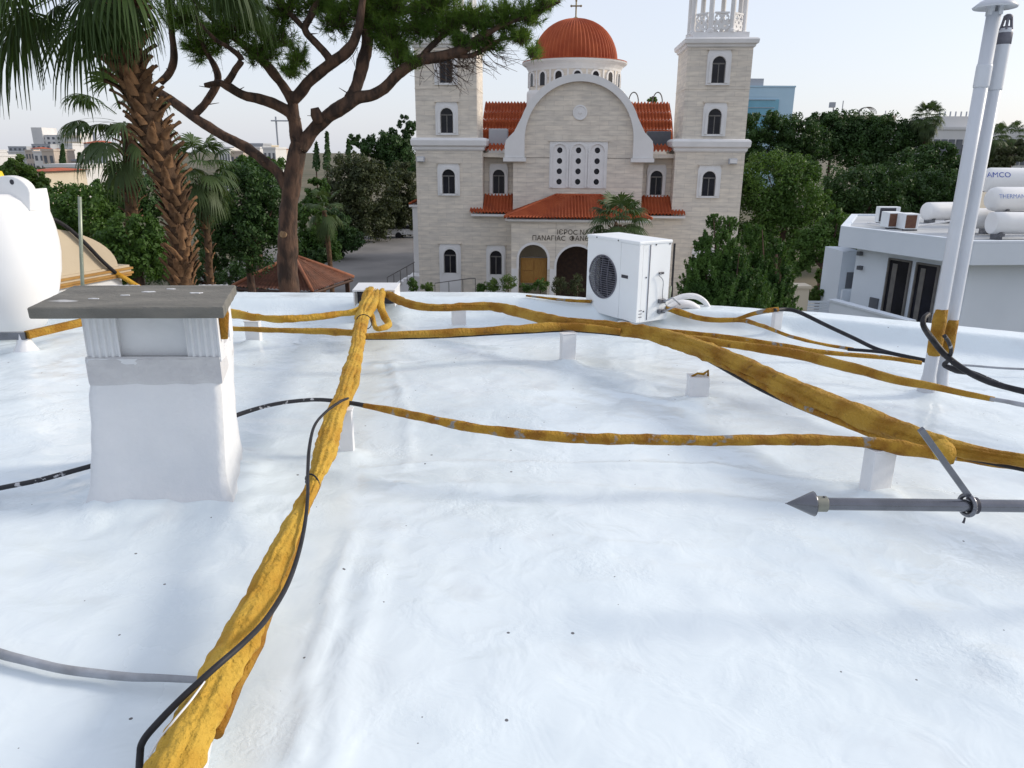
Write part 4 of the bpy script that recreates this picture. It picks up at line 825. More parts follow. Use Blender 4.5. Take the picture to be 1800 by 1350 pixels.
# bronze lettering
def text_mesh(s, size, parent, mat, fn, depth_=.03, name='lettering'):
    c = bpy.data.curves.new(name, 'FONT'); c.body = s; c.size = size; c.align_x = 'CENTER'; c.extrude = depth_; c.resolution_u = 3
    o = bpy.data.objects.new(name, c); COL.objects.link(o); bpy.context.view_layer.update()
    dg = bpy.context.evaluated_depsgraph_get(); me = bpy.data.meshes.new_from_object(o.evaluated_get(dg)); bpy.data.objects.remove(o)
    me.materials.clear()
    for v in me.vertices: v.co = Vector(fn(*v.co))-Vector(ORG[parent.name])
    o = link(name, me, mat, parent); o['kind'] = 'stuff'; return o
text_mesh('ΙЄΡΟC ΝΑΟC', .40, church, M['bronze'], lambda x, y, z: (x*1.0+.05, PV-.012-z, y-2.98), .012)
text_mesh('ΠΑΝΑΓΙΑC  ΦΑΝЄΡѠΜЄΝΗC', .40, church, M['bronze'], lambda x, y, z: (x*.98+.08, PV-.012-z, y-3.34), .012)
# body, drum and dome
MB().box(-5.9, 5.9, 2.25, 24, GZ, 1.3).build('nave_body', M['stone'], church)
MB().box(-9.6, -5.91, 4.25, 20, GZ, -1.0).build('aisle_body', M['stone'], church); MB().box(5.91, 9.6, 4.25, 20, GZ, -1.0).build('aisle_body', M['stone'], church)
DV = 10.0
for s_ in (-1, 1):
    xa, xb = (-6.6, -3.4) if s_ < 0 else (3.4, 6.6)
    zt = cu(880, 180, 9)[1]; ze = cu(880, 242, 6.3)[1]; prof = []
    pts = [(6.2, ze-.25), (6.6, ze+.55), (7.2, ze+1.2), (8.0, ze+1.75), (9.2, zt)]
    tiles('transept_tiles', [((xa, pts[i+1][0], pts[i+1][1]), (xb, pts[i+1][0], pts[i+1][1]), (xb, pts[i][0], pts[i][1]), (xa, pts[i][0], pts[i][1]), 14, 3) for i in range(4)], church)
    MB().box(xa+.05, xb-.05, 9.15, 12, 1.4, zt-.02).box(xa+.1, xb-.1, 6.4, 9.14, 1.4, ze-.3).build('transept_wall', M['trim'], church)
MB().box(-3.55, 3.3, 7.6, 13.5, 1.4, cu(930, 158, 7.6)[1]).build('drum_base', M['trim'], church, bevel=.25, seg=3)
dc = (cu(1010, 110, DV)[0], DV+.0); RD = 3.28
zb, z1_, z2_, zt = cu(1010, 160, DV-3)[1]-.6, cu(1010, 114, DV-3)[1], cu(1010, 103, DV-3)[1], cu(1010, 33, DV)[1]
MB().lathe([(RD, zb), (RD, z1_)], (*dc, 0), 24, math.pi/24).build('drum', M['stone'], church)
MB().lathe([(RD+.02, z1_-.25), (RD+.06, z1_-.1), (RD+.2, z1_+.1), (RD+.45, z2_-.12), (RD+.5, z2_-.02), (RD+.3, z2_+.02)], (*dc, 0), 48).build('drum_cornice', M['trim'], church, smooth=False)
for k_ in range(16):
    a = 2*math.pi*k_/16+math.pi/2+.05; cn, sn = math.cos(a), math.sin(a); zb_ = z1_-1.25; zs = z1_-.62
    def wr(x, y, z): return (dc[0]+(RD-y)*cn-x*sn, dc[1]+(RD-y)*sn+x*cn, z)
    b = MB().ring(archpts(0, .24, zs, zb_, 8), archpts(0, .36, zs, zb_, 8), -.06, .05); b.v = [wr(*q) for q in b.v]; wn = b.build('drum_window', M['trim'], church)
    b = MB().vprism(archpts(0, .24, zs, zb_, 8)[::-1], -.03, .06); b.v = [wr(*q) for q in b.v]; b.build('pane', M['glass'], wn)
    a2 = a+math.pi/16; cn, sn = math.cos(a2), math.sin(a2); b = MB().box(-.06, .06, -.04, .06, zb, z1_-.26); b.v = [wr(*q) for q in b.v]; b.build('drum_pilaster', M['trim'], church)
nth, nph, ribs = 64*7, 26, 64; TH, PH = np.meshgrid(np.linspace(0, 2*math.pi, nth, endpoint=False), np.linspace(0, .985, nph))
RR = 2.96+.10*profile(TH/(2*math.pi)*ribs)*np.clip(np.cos(PH*math.pi/2)*1.4, .1, 1)+.006*((PH*14) % 1)
xr = RR*np.cos(PH*math.pi/2)*1.0; zz_ = z2_+.02+(zt-z2_)*np.sin(PH*math.pi/2)*RR/2.98
V = np.stack([dc[0]+xr*np.cos(TH), dc[1]+xr*np.sin(TH), zz_-GZ], -1).reshape(-1, 3); ix = np.arange(nth*nph).reshape(nph, nth)
f_ = np.stack([ix[:-1], np.roll(ix[:-1], -1, 1), np.roll(ix[1:], -1, 1), ix[1:]], -1).reshape(-1, 4)
do = link('dome_tiles', mesh_np('dome_tiles', V, f_), M['tile'], church); do['kind'] = 'stuff'
MB().lathe([(3.0, z2_+.03), (RD+.47, z2_+.0), (RD+.47, z2_+.05), (3.0, z2_+.12)], (*dc, 0), 48).build('dome_skirt', M['tile'], church)
cz = zt; b = MB().tube([(dc[0], dc[1], cz-.1), (dc[0], dc[1], cz+1.15)], .055, 8).tube([(dc[0]-.32, dc[1], cz+.82), (dc[0]+.32, dc[1], cz+.82)], .05, 8)
for p in ((0, 1.15), (-.34, .82), (.34, .82)): b.lathe([(.02, -.08), (.08, -.03), (.08, .03), (.02, .08)], (dc[0]+p[0], dc[1], cz+p[1]), 8)
b.lathe([(.25, -.1), (.2, .05), (.07, .12)], (dc[0], dc[1], cz), 12); b.build('dome_cross', M['brass'], church)
for x in (4.05, 5.75): b = MB().tube([(x+.35*math.cos(q), 9.3, cu(1110, 180, 9)[1]+.7*math.sin(q)) for q in np.linspace(0, math.pi, 12)], .045, 6).build('roof_hoop', M['frame'], church)
# left side porch and steps
MB().box(-11.0, -10.12, 3.0, 6.5, GZ, -1.75).build('side_porch_wall', M['trim'], church)
tiles('side_porch_tiles', [((-10.1, 2.9, -1.1), (-10.1, 6.6, -1.1), (-11.25, 6.6, -1.65), (-11.25, 2.9, -1.65), 12, 3), ], church)
MB().box(-11.2, -10.12, 2.85, 6.55, -1.9, -1.752).build('side_porch_cornice', M['trim'], church)
for k_ in range(6): MB().box(-12.6+.3*k_, -10.12, 1.2, 2.9, GZ+.18*k_+.002, GZ+.18*(k_+1)).build('step', M['trim'], church)
b = MB(); 
for k_ in range(5): b.tube([(-12.5+.45*k_, 1.15, GZ+.25*k_), (-12.5+.45*k_, 1.15, GZ+.25*k_+1.0)], .03, 6)
b.tube([(-12.5, 1.15, GZ+1.0), (-10.6, 1.15, GZ+2.05)], .035, 6).build('stair_railing', M['frame'], church)
b = MB().tube([(-8.9, -1.2, -6.35), (-6.6, -1.2, -6.0), (-6.3, -1.2, -6.0)], .03, 6)
for x in (-8.9, -8.0, -7.1, -6.3): b.tube([(x, -1.2, GZ), (x, -1.2, -6.0-.15*(-6.3-x)/1.0)], .025, 6)
b.build('ramp_railing', M['frame'], church)
# ================================================================== VEGETATION
RNG = np.random.default_rng(11)
def quads(c, nrm, size, asp=1.0):
    """leaf quads centred at c with normals nrm"""
    n_ = len(c); r_ = RNG.normal(size=(n_, 3)); a = np.cross(nrm, r_); a /= np.linalg.norm(a, axis=1)[:, None]+1e-9; b = np.cross(nrm, a); b /= np.linalg.norm(b, axis=1)[:, None]+1e-9
    s = (size*RNG.uniform(.6, 1.3, n_))[:, None]; a = a*s*.5; b = b*s*.5*asp
    V = np.stack([c-a*.9, c-b*.6+a*.1, c+a*1.1, c+b*.6+a*.1], 1).reshape(-1, 3); return V, np.arange(n_*4).reshape(-1, 4)
def unit(n_): v = RNG.normal(size=(n_, 3)); return v/np.linalg.norm(v, axis=1)[:, None]
def leaf_cloud(blobs, n_leaf, size, clump=.30, per=60, up=.25, asp=.8, inner=.55):
    """blobs: (centre, radii); leaves gather on lumpy clumps over each ellipsoid"""
    vol = np.array([r_[0]*r_[1]+r_[0]*r_[2]+r_[1]*r_[2] for _, r_ in blobs]); vol /= vol.sum(); C_, N_ = [], []
    for (c, r_), w in zip(blobs, vol):
        nl = int(n_leaf*w); nc = max(6, int(nl/per)); u_ = unit(nc); rad = RNG.uniform(inner, 1.0, nc)[:, None]
        cc = np.asarray(c)+u_*rad*np.asarray(r_); rc = clump*min(r_)*RNG.uniform(.55, 1.25, nc)
        k_ = RNG.integers(0, nc, nl); d = unit(nl); d[:, 2] += up; d /= np.linalg.norm(d, axis=1)[:, None]
        C_.append(cc[k_]+d*(rc[k_]*RNG.uniform(.55, 1.05, nl))[:, None]); N_.append(d+.7*unit(nl))
    C_ = np.vstack(C_); N_ = np.vstack(N_); N_ /= np.linalg.norm(N_, axis=1)[:, None]
    return quads(C_, N_, np.full(len(C_), size), asp)
def limb_tube(mb, a, b, r0, r1, sag=0.0, n=6, seg=7, seed=0):
    a, b = np.asarray(a, float), np.asarray(b, float); t_ = np.linspace(0, 1, n)[:, None]
    P = a*(1-t_)+b*t_; L_ = np.linalg.norm(b-a); P = P+.06*L_*np.sin(t_*math.pi)*unit(1); P[:, 2] += sag*np.sin(t_[:, 0]*math.pi)
    mb.tube(P, np.linspace(r0, r1, n), seg, lump=.12, seed=seed)
def tree(name, label, cat, base, blobs, mat, n_leaf, size, group=None, trunk_r=.2, clump=.30, per=60, bark='bark', inner=.55, asp=.8, up=.25):
    bx, by = base; t = thing(name, label, cat, (bx, by, GZ), group); ctr = np.mean([b[0] for b in blobs], axis=0)
    mb = MB(); low = min(b[0][2]-b[1][2]*.4 for b in blobs); top = np.array([ctr[0], ctr[1], max(ctr[2], low)])
    mb.tube(cr([(bx, by, GZ-.1), (bx+.02, by, GZ*.6+low*.4), ((bx+ctr[0])/2, (by+ctr[1])/2, low), top], 4), np.linspace(trunk_r*1.2, trunk_r*.45, 13), 9, lump=.1)
    for c, r_ in blobs[:8]: limb_tube(mb, ((bx+ctr[0])/2, (by+ctr[1])/2, low-.1*abs(r_[2])), np.asarray(c)+np.array([0, 0, .2*r_[2]]), trunk_r*.5, trunk_r*.12)
    mb.build('trunk', M[bark], t, smooth=True)
    v, f = leaf_cloud(blobs, int(n_leaf*1.55), size*.80, clump, per*1.2, up, asp, inner)
    link('crown', mesh_np('crown', v-ORG[t.name], f), M[mat], t); return t
def blob(px, py, Y, rx, ry, dy=None):
    """ellipsoid seen at a picture position: radii given in photo pixels"""
    c = PY(px, py, Y); k_ = depth(c)/F_PX; return (c, (rx*k_, (dy if dy else rx*k_*.9), ry*k_))
def ptree(name, label, cat, Y, bl, mat, n_leaf, size, group=None, **kw):
    B_ = [blob(x, y, Y+(q[0] if q else 0), rx, ry) for x, y, rx, ry, *q in bl]; c = np.mean([b[0] for b in B_], axis=0)
    return tree(name, label, cat, (c[0], c[1]), B_, mat, n_leaf, size, group, **kw)
GL, GR, GM = 'trees behind the palm on the left', 'trees right of the church', 'trees round the car park'
# left of the palm
ptree('bushy_tree', 'rounded dark green tree directly behind the galvanised pole', 'tree', 24, [(150, 385, 60, 62), (112, 360, 40, 35, 1), (180, 340, 42, 30, 1), (128, 430, 50, 60)], 'leaf2', 9000, .17, GL)
ptree('bushy_tree', 'low mid-green tree between the galvanised pole and the big palm trunk', 'tree', 20, [(232, 430, 55, 52), (262, 455, 40, 45), (200, 455, 40, 50), (250, 400, 30, 22)], 'leaf2', 9000, .15, GL)
ptree('bushy_tree', 'broad olive tree top behind the holed lug of the water tank', 'tree', 46, [(30, 300, 32, 22), (58, 318, 25, 22), (8, 312, 28, 25)], 'leaf4', 5000, .3, GL)
ptree('bushy_tree', 'dark tree filling the gap behind the second palm trunk', 'tree', 34, [(215, 345, 45, 35), (260, 350, 45, 50), (190, 370, 35, 30)], 'leaf1', 7000, .24, GL)
ptree('evergreen_tree', 'dense dark evergreen between the palm trunk and the pine trunk', 'tree', 30, [(420, 350, 55, 60), (460, 330, 45, 45, 1), (395, 400, 50, 55), (450, 420, 60, 60), (375, 430, 35, 60), (480, 380, 35, 60)], 'leaf1', 15000, .2, GL)
ptree('bushy_tree', 'green tree rising just left of the pine trunk', 'tree', 38, [(440, 300, 38, 24), (475, 300, 30, 24), (410, 310, 25, 20)], 'leaf2', 6000, .24, GL)
ptree('dark_hedge', 'dark hedge at the foot of the left trees', 'hedge', 42, [(330, 470, 45, 40), (390, 480, 45, 35), (450, 485, 45, 32), (290, 470, 40, 40)], 'leaf1', 8000, .2)
# middle
ptree('weeping_tree', 'tall greyish-olive tree at the far edge of the car park', 'tree', 80, [(620, 320, 45, 50), (650, 345, 48, 60), (600, 360, 40, 50), (640, 390, 50, 35), (655, 300, 28, 22)], 'leaf3', 15000, .42, GM)
ptree('bushy_tree', 'dark pine-like tree against the sky left of the church tower', 'tree', 95, [(690, 255, 35, 25), (715, 225, 16, 28), (655, 262, 25, 20), (700, 290, 38, 35), (625, 250, 14, 14)], 'leaf1', 13000, .45, GM)
ptree('bushy_tree', 'olive tree touching the left edge of the church', 'tree', 84, [(705, 330, 30, 45), (690, 370, 32, 40), (715, 385, 25, 35)], 'leaf3', 9000, .42, GM)
ptree('bushy_tree', 'green rounded tree just right of the pine trunk', 'tree', 44, [(560, 340, 22, 32), (548, 390, 30, 45), (572, 430, 30, 32), (545, 450, 35, 35)], 'leaf2', 9000, .26, GM)
ptree('bushy_tree', 'shaded dark tree at the left end of the car park', 'tree', 66, [(585, 400, 32, 38), (612, 425, 28, 22), (575, 440, 30, 24)], 'leaf1', 8000, .36, GM)
ptree('clipped_bush', 'round clipped bush beside the tiled pavilion', 'bush', 42, [(562, 452, 20, 14)], 'leaf1', 2500, .2)
def spire(name, label, px, pyt, pyb, w, Y, mat, n_leaf=1500, size=.3, group=None, cat='tree'):
    a = PY(px, pyt, Y); b = PY(px, pyb, Y); k_ = depth(b)/F_PX; H_ = a[2]-b[2]; R_ = w/2*k_
    t = thing(name, label, cat, (b[0], Y, GZ), group); MB().tube([(b[0], Y, GZ-.1), (b[0], Y, b[2]), (a[0], Y, a[2]-.1*H_)], [R_*.22, R_*.15, R_*.04], 7).build('trunk', M['bark'], t, smooth=True)
    z_ = RNG.uniform(0, 1, n_leaf)**.8; rr = R_*(1-z_)**.75*(.75+.35*RNG.uniform(0, 1, n_leaf))*np.clip(z_*9+.5, 0, 1); an = RNG.uniform(0, 2*math.pi, n_leaf)
    C_ = np.stack([b[0]+(a[0]-b[0])*z_+rr*np.cos(an), Y+rr*np.sin(an), b[2]+H_*z_], 1); N_ = np.stack([np.cos(an), np.sin(an), np.full(n_leaf, .3)], 1)+.5*unit(n_leaf)
    v, f = quads(C_, N_/np.linalg.norm(N_, axis=1)[:, None], np.full(n_leaf, size)); link('crown', mesh_np('crown', v-ORG[t.name], f), M[mat], t)
spire('spiky_conifer', 'thin spiky conifer top right of the pine fork', 575, 232, 300, 16, 90, 'leaf1', 260, .5, GM); spire('spiky_conifer', 'short spiky conifer top left of its taller neighbour', 556, 250, 300, 14, 90, 'leaf1', 220, .5, GM)
spire('spiky_conifer', 'spiky conifer top between the pine fork and the church', 612, 245, 300, 14, 92, 'leaf1', 220, .5, GM); spire('cypress_tree', 'left of two slim dark cypresses in front of the far white houses', 110, 254, 300, 13, 150, 'leaf1', 1500, .6); spire('cypress_tree', 'right of two slim dark cypresses in front of the far white houses', 139, 269, 306, 12, 150, 'leaf1', 1400, .6)
# right of the church
ptree('evergreen_tree', 'large dark evergreen below the blue glass block', 'tree', 88, [(1335, 225, 45, 30), (1400, 235, 45, 32), (1340, 265, 50, 35), (1390, 275, 40, 35), (1425, 265, 35, 40)], 'leaf1', 16000, .45, GR, inner=.5)
ptree('evergreen_tree', 'dark tree crown whose top touches the far antennas', 'tree', 94, [(1470, 225, 42, 28), (1450, 245, 45, 40), (1500, 240, 45, 38), (1440, 212, 22, 18)], 'leaf1', 14000, .45, GR)
ptree('evergreen_tree', 'dark tree crown left of the far palm', 'tree', 92, [(1560, 250, 45, 42), (1600, 245, 40, 30), (1540, 225, 35, 25), (1520, 275, 45, 40)], 'leaf1', 14000, .45, GR)
ptree('evergreen_tree', 'dark wide tree crown behind the vent pipes', 'tree', 78, [(1640, 290, 45, 30), (1600, 300, 48, 35), (1670, 310, 35, 35), (1650, 265, 30, 18), (1700, 300, 30, 30)], 'leaf1', 14000, .4, GR)
ptree('pine_tree', 'broad rounded pine right beside the church tower', 'tree', 50, [(1350, 320, 60, 48), (1400, 350, 50, 55), (1330, 375, 45, 55), (1370, 420, 55, 60), (1410, 300, 32, 28), (1440, 370, 22, 45)], 'leaf2', 20000, .26, GR, clump=.36)
ptree('pine_tree', 'dark pine in the middle of the right-hand woods', 'tree', 60, [(1500, 330, 60, 40), (1450, 370, 45, 55), (1530, 365, 60, 45), (1490, 410, 50, 45), (1560, 320, 50, 32)], 'leaf1', 18000, .32, GR)
ptree('pine_tree', 'dark pine above the neighbouring flat roof', 'tree', 62, [(1600, 350, 55, 40), (1640, 345, 45, 42), (1570, 375, 40, 35), (1680, 350, 35, 45)], 'leaf1', 13000, .33, GR)
ptree('bushy_tree', 'mid-green small tree left of the neighbouring house', 'tree', 38, [(1470, 400, 28, 35), (1440, 430, 35, 40), (1485, 440, 22, 35), (1410, 450, 25, 40)], 'leaf2', 9000, .2, GR)
ptree('bushy_tree', 'sparse yellow-green young tree beside the neighbouring terrace', 'tree', 30, [(1462, 478, 26, 20), (1445, 490, 18, 12), (1482, 465, 16, 16)], 'leaf4', 2200, .16, GR)
ptree('bushy_tree', 'light olive tree behind the two lying water tanks', 'tree', 60, [(1775, 275, 30, 18), (1795, 262, 18, 14), (1750, 290, 25, 15)], 'leaf3', 5000, .3, GR)
ptree('bushy_tree', 'tiny bright tree top above the red transept roof', 'tree', 100, [(1147, 176, 9, 8)], 'leaf4', 500, .4)
ptree('hedge', 'low bright green hedge left of the neighbouring terrace', 'hedge', 27, [(1440, 515, 26, 12), (1465, 512, 22, 13), (1420, 520, 20, 12)], 'leaf4', 4500, .13)
# feathery conifers in front of the church's right tower
def conifer(label, Y, tips, mat, n_leaf, size, group):
    """tips: (px, top_y, half width px at bottom, bottom_y)"""
    pts = [PY(x, yb, Y) for x, yt, w, yb in tips]; c = np.mean(pts, axis=0); t = thing('feathery_conifer', label, 'conifer', (c[0], Y, GZ), group); Vs, Ns = [], []
    mb = MB(); mb.tube([(c[0], Y, GZ-.1), (c[0], Y, -2.5), (c[0], Y, -.8)], [.16, .12, .05], 8)
    tot = sum((yb-yt)*w for x, yt, w, yb in tips)
    for x, yt, w, yb in tips:
        a = PY(x, yt, Y+RNG.uniform(-.3, .3)); k_ = depth(a)/F_PX; b = PY(x, yb, Y); H_ = a[2]-b[2]; R_ = w*k_; nn = int(n_leaf*(yb-yt)*w/tot); npl = max(10, nn//70)
        mb.tube([(c[0], Y, b[2]-.3), ((c[0]+b[0])/2, Y, b[2]+.1*H_), (a[0], a[1], a[2]-.05)], [.06, .04, .008], 6)
        z_ = RNG.uniform(0, 1, npl)**1.15; an = RNG.uniform(0, 2*math.pi, npl); rr = R_*(1-z_)**.7*RNG.uniform(.35, 1.0, npl)
        pc = np.stack([b[0]+(a[0]-b[0])*z_+rr*np.cos(an), Y+rr*np.sin(an), b[2]+H_*z_*.97], 1)      # plume feet
        k2 = RNG.integers(0, npl, nn); s_ = RNG.uniform(0, 1, nn); pl = (.28+.25*RNG.uniform(0, 1, npl))*(1-.35*z_)*R_**.5
        out = np.stack([.45*np.cos(an), .45*np.sin(an), np.ones(npl)], 1)
        C_ = pc[k2]+out[k2]*(s_*pl[k2])[:, None]+unit(nn)*((1-s_*.8)*pl[k2]*.28)[:, None]; C_[:, 2] = np.minimum(C_[:, 2], a[2]+.02)
        Vs.append(C_); Ns.append(unit(nn)+np.stack([np.cos(an), np.sin(an), .2*np.ones(npl)], 1)[k2])
    mb.build('trunk', M['bark'], t, smooth=True); C_ = np.vstack(Vs); N_ = np.vstack(Ns); N_ /= np.linalg.norm(N_, axis=1)[:, None]
    v, f = quads(C_, N_, np.full(len(C_), size), .55); link('crown', mesh_np('crown', v-ORG[t.name], f), M[mat], t)
conifer('bright feathery conifer cluster right of the air conditioner', 15, [(1255, 380, 38, 560), (1283, 384, 36, 560), (1232, 420, 40, 570), (1215, 455, 34, 580), (1300, 440, 40, 570), (1270, 450, 60, 600), (1325, 475, 42, 600)], 'cypress', 60000, .07, 'conifers in front of the church')
conifer('shaded feathery conifer behind the cluster, left of the house', 19, [(1315, 395, 34, 560), (1340, 400, 30, 560), (1365, 420, 34, 570), (1345, 470, 50, 600), (1385, 470, 30, 600)], 'cypress', 40000, .085, 'conifers in front of the church')
# planting at the church foot
for i, (x, y, rx, ry, lb) in enumerate(((725, 500, 9, 14, 'leafy shrub at the left corner of the church'), (752, 504, 14, 9, 'low leafy shrub left of the ramp railing'), (845, 507, 10, 7, 'small shrub right of the ramp railing'), (866, 502, 12, 12, 'variegated shrub under the aisle window'), (893, 498, 14, 14, 'pale leafy shrub left of the porch arch'), (925, 505, 13, 8, 'low shrub in front of the notice board'), (950, 500, 16, 11, 'leafy shrub by the porch pier'), (985, 504, 16, 14, 'grey-green shrub in front of the dark middle of the porch'), (1015, 500, 14, 16, 'tall grey-green shrub next to the air conditioner'))):
    ptree('shrub', lb, 'shrub', 42 if i < 7 else 41, [(x, y, rx, ry)], 'leaf4' if i in (1, 3, 4) else ('leaf3' if i > 6 else 'leaf2'), 700, .14, 'shrubs at the foot of the church', trunk_r=.04, clump=.45, per=30)

# ------------------------------------------------------------------ palms
def frond_mesh(name, e0, pet, R_, nseg=34, droop=.6, spread=115, split=.5, width=1.0, seed=0):
    """fan frond leaving the origin along +x, petiole pitched e0 (radians); gravity bends it"""
    rg = np.random.default_rng(seed); V, F = [], []
    def addstrip(P, Wd, side):
        b0 = len(V)
        for p, w, s_ in zip(P, Wd, side): V.extend([p-s_*w, p+np.array([0, 0, -.25*w]), p+s_*w])
        for i in range(len(P)-1):
            a = b0+3*i; F.append((a, a+1, a+4, a+3)); F.append((a+1, a+2, a+5, a+4))
    k_ = 7; s_ = np.linspace(0, 1, k_); ang = e0-.55*droop*s_; ds = pet/(k_-1)
    P = np.cumsum(np.stack([np.cos(ang)*ds, 0*s_, np.sin(ang)*ds], 1), axis=0); P[:, 1] = 0
    addstrip(P, np.linspace(.03, .018, k_), [np.array([0, 1., 0])]*k_)
    hub = P[-1]; ax = np.array([math.cos(ang[-1]), 0, math.sin(ang[-1])]); lat = np.array([0, 1., 0]); nr = np.cross(ax, lat)
    for i in range(nseg):
        th = math.radians(-spread+2*spread*i/(nseg-1)+rg.uniform(-2, 2)); d = ax*math.cos(th)+lat*math.sin(th); L_ = R_*(.72+.28*math.cos(th*.8))*rg.uniform(.9, 1.05)
        sd = -ax*math.sin(th)+lat*math.cos(th); n_ = 7; pts, wd, sds = [], [], []; half = math.radians(2*spread/(nseg-1))/2
        g = droop*rg.uniform(.75, 1.3)
        for q in np.linspace(0.02, 1, n_):
            p = hub+d*(L_*q)-nr*(.10*R_*math.sin(q*math.pi)*0)
            p = p+np.array([0, 0, -1])*(g*L_*(q**2.4)*.75)+(-d*.25*g*L_*q**3)
            pts.append(p); wd.append(max(.003, width*(half*L_*q*1.02 if q < split else half*L_*split*1.02*(1-(q-split)/(1-split))**.8))); sds.append(sd)
        addstrip(pts, wd, sds)
    return mesh_np(name, np.array(V), np.array(F))
def palm(label, Y, path, wpx, crown, frond_specs, matf, bootn, group=None, boot_s=1.0, name='fan_palm', ctr=None, trunkmat='palmbark'):
    """path: picture points of the trunk; crown: picture point of the crown heart"""
    P = np.array([PY(x, y, Y) for x, y in path]); base = np.array([P[0][0]+.05, Y, GZ]); t = thing(name, label, 'palm', (base[0], base[1], GZ), group)
    Rr = [w/2*depth(p)/F_PX for w, p in zip(wpx, P)]; o = cr([(*base, Rr[0]*1.1)]+[(*p, r_) for p, r_ in zip(P, Rr)], 6)
    MB().tube(o[:, :3], np.maximum(o[:, 3]*.80, .02), 14, lump=.10, seed=3, lf=5).build('trunk', M[trunkmat], t, smooth=True)
    if bootn:
        L_ = .30*boot_s; v = []
        for off in (0, .02):
            for i, s_ in enumerate(np.linspace(0, 1, 5)):
                w = .095*boot_s*(1-.55*s_)*(1 if s_ < .95 else .55)
                for q in (-1, 0, 1): v.append((.03-.02*abs(q)+.13*boot_s*s_**1.6-off*(1-.3*s_), q*w, L_*s_*(1-.12*s_)+(.03*boot_s if (q and s_ > .9) else 0)))
        f = []
        for i in range(4):
            for q in range(2):
                a = i*3+q; f.append((a, a+1, a+4, a+3)); f.append((15+a, 15+a+3, 15+a+4, 15+a+1))
        for i in range(4): f += [(i*3, i*3+3, 15+i*3+3, 15+i*3), (i*3+2, 15+i*3+2, 15+i*3+5, i*3+5)]
        f += [(12, 13, 28, 27), (13, 14, 29, 28)]; bm_ = mesh_np('leaf_base', np.array(v), np.array(f)); bm_.materials.append(M['boot'])
        s_top = np.linspace(0, 1, bootn); cum = np.concatenate([[0], np.cumsum(np.linalg.norm(np.diff(o[6:, :3], axis=0), axis=1))])
        for i in range(bootn):
            d = cum[-1]*(i+.5)/bootn; p = np.array([np.interp(d, cum, o[6:, k_]) for k_ in range(3)]); r_ = float(np.interp(d, cum, o[6:, 3])); a = i*2.39996+random.uniform(-.2, .2)
            b = link('leaf_base', bm_, None, t); b.location = p-ORG[t.name]+np.array([math.cos(a), math.sin(a), 0])*r_*.74+np.array([0, 0, -.05]); fr = i/bootn
            b.rotation_euler = (random.uniform(-.2, .2), random.uniform(-.1, .25)+.28*fr, a); k_ = random.uniform(.75, 1.15)*(.85+.4*fr); b.scale = (k_*(.9+.5*fr), k_, k_)
    heart = PY(crown[0], crown[1], Y); meshes = {}
    for i, (az, e0, pet, R_, dr, sd) in enumerate(frond_specs):
        key = (round(e0, 1), round(pet, 2), round(R_, 2), dr, sd)
        if key not in meshes: meshes[key] = frond_mesh('frond', e0, pet, R_, 40 if Y < 15 else 22, dr, seed=sd); meshes[key].materials.append(M[matf])
        b = link('frond', meshes[key], None, t); b.location = heart-ORG[t.name]+np.array([.12*math.cos(az), .12*math.sin(az), -.25+.35*math.sin(e0)]); b.rotation_euler = (random.uniform(-.12, .12), 0, az)
    return t
def ring_fronds(n_, pet, R_, e_lo=-.9, e_hi=1.3, kinds=5):
    o = []
    for i in range(n_):
        s_ = i/(n_-1); e = e_hi+(e_lo-e_hi)*s_; kq = round(s_*(kinds-1))/(kinds-1); e = round(e_hi+(e_lo-e_hi)*kq, 1); o.append((i*2.39996, e, pet, R_, round(.45+.55*kq, 2), int(kq*10)))
    return o
DEG = math.radians
big = ring_fronds(30, 1.1, 1.0, .3, 1.2, 6)
big += [(DEG(188), .15, 1.15, 1.25, .85, 3), (DEG(200), -.15, .95, 1.1, .9, 4), (DEG(172), 0., 1.1, 1.15, .95, 5), (DEG(218), -.2, .6, .7, .85, 6), (DEG(240), -.5, .4, .6, .8, 7), (DEG(262), -.7, .3, .6, .7, 8), (DEG(285), -.6, .3, .55, .8, 9),
        (DEG(312), -.3, .4, .6, .9, 10), (DEG(335), .2, .7, .75, .95, 11), (DEG(350), .3, 1.2, .8, .95, 12), (DEG(10), .2, 1.2, .75, .9, 13), (DEG(150), -.2, .7, .9, .9, 14), (DEG(232), .1, .8, .85, .9, 15), (DEG(300), .1, .8, .8, .95, 16), (DEG(272), -.1, .6, .75, .9, 17)]
palm('tall shaggy fan palm with a brown scaly trunk, left of the pine', 11.0, [(326, 540), (321, 480), (317, 410), (307, 350), (290, 300), (276, 250), (258, 200), (242, 155), (226, 105), (214, 50), (205, -5), (200, -45)], [44, 42, 38, 44, 50, 55, 58, 60, 58, 52, 46, 40], (197, -66), big, 'frond', 260, boot_s=.74)
palm('second fan palm with a thin trunk behind the shaggy palm', 21, [(236, 470), (232, 400), (230, 330), (228, 260), (224, 225)], [26, 26, 28, 30, 26], (218, 205), ring_fronds(24, .75, .80, -.7, 1.2, 5)+[(DEG(180), .3, 1.0, .85, .95, 3), (DEG(190), -.2, .9, .8, .95, 4), (DEG(170), .7, 1.0, .8, .9, 5)], 'frond2', 60, boot_s=.8)
palm('small bushy fan palm between the shaggy palm and the pine trunk', 26, [(372, 520), (366, 430), (358, 350), (352, 310)], [16, 15, 16, 16], (350, 288), ring_fronds(36, .55, .75, -1.1, 1.3, 10), 'frond2', 40, boot_s=.7)
palm('young fan palm in front of the church porch', 33, [(1085, 470), (1085, 420), (1086, 395)], [18, 18, 18], (1087, 388), ring_fronds(34, .6, .95, -.9, 1.4, 9), 'frond2', 20, boot_s=.8)
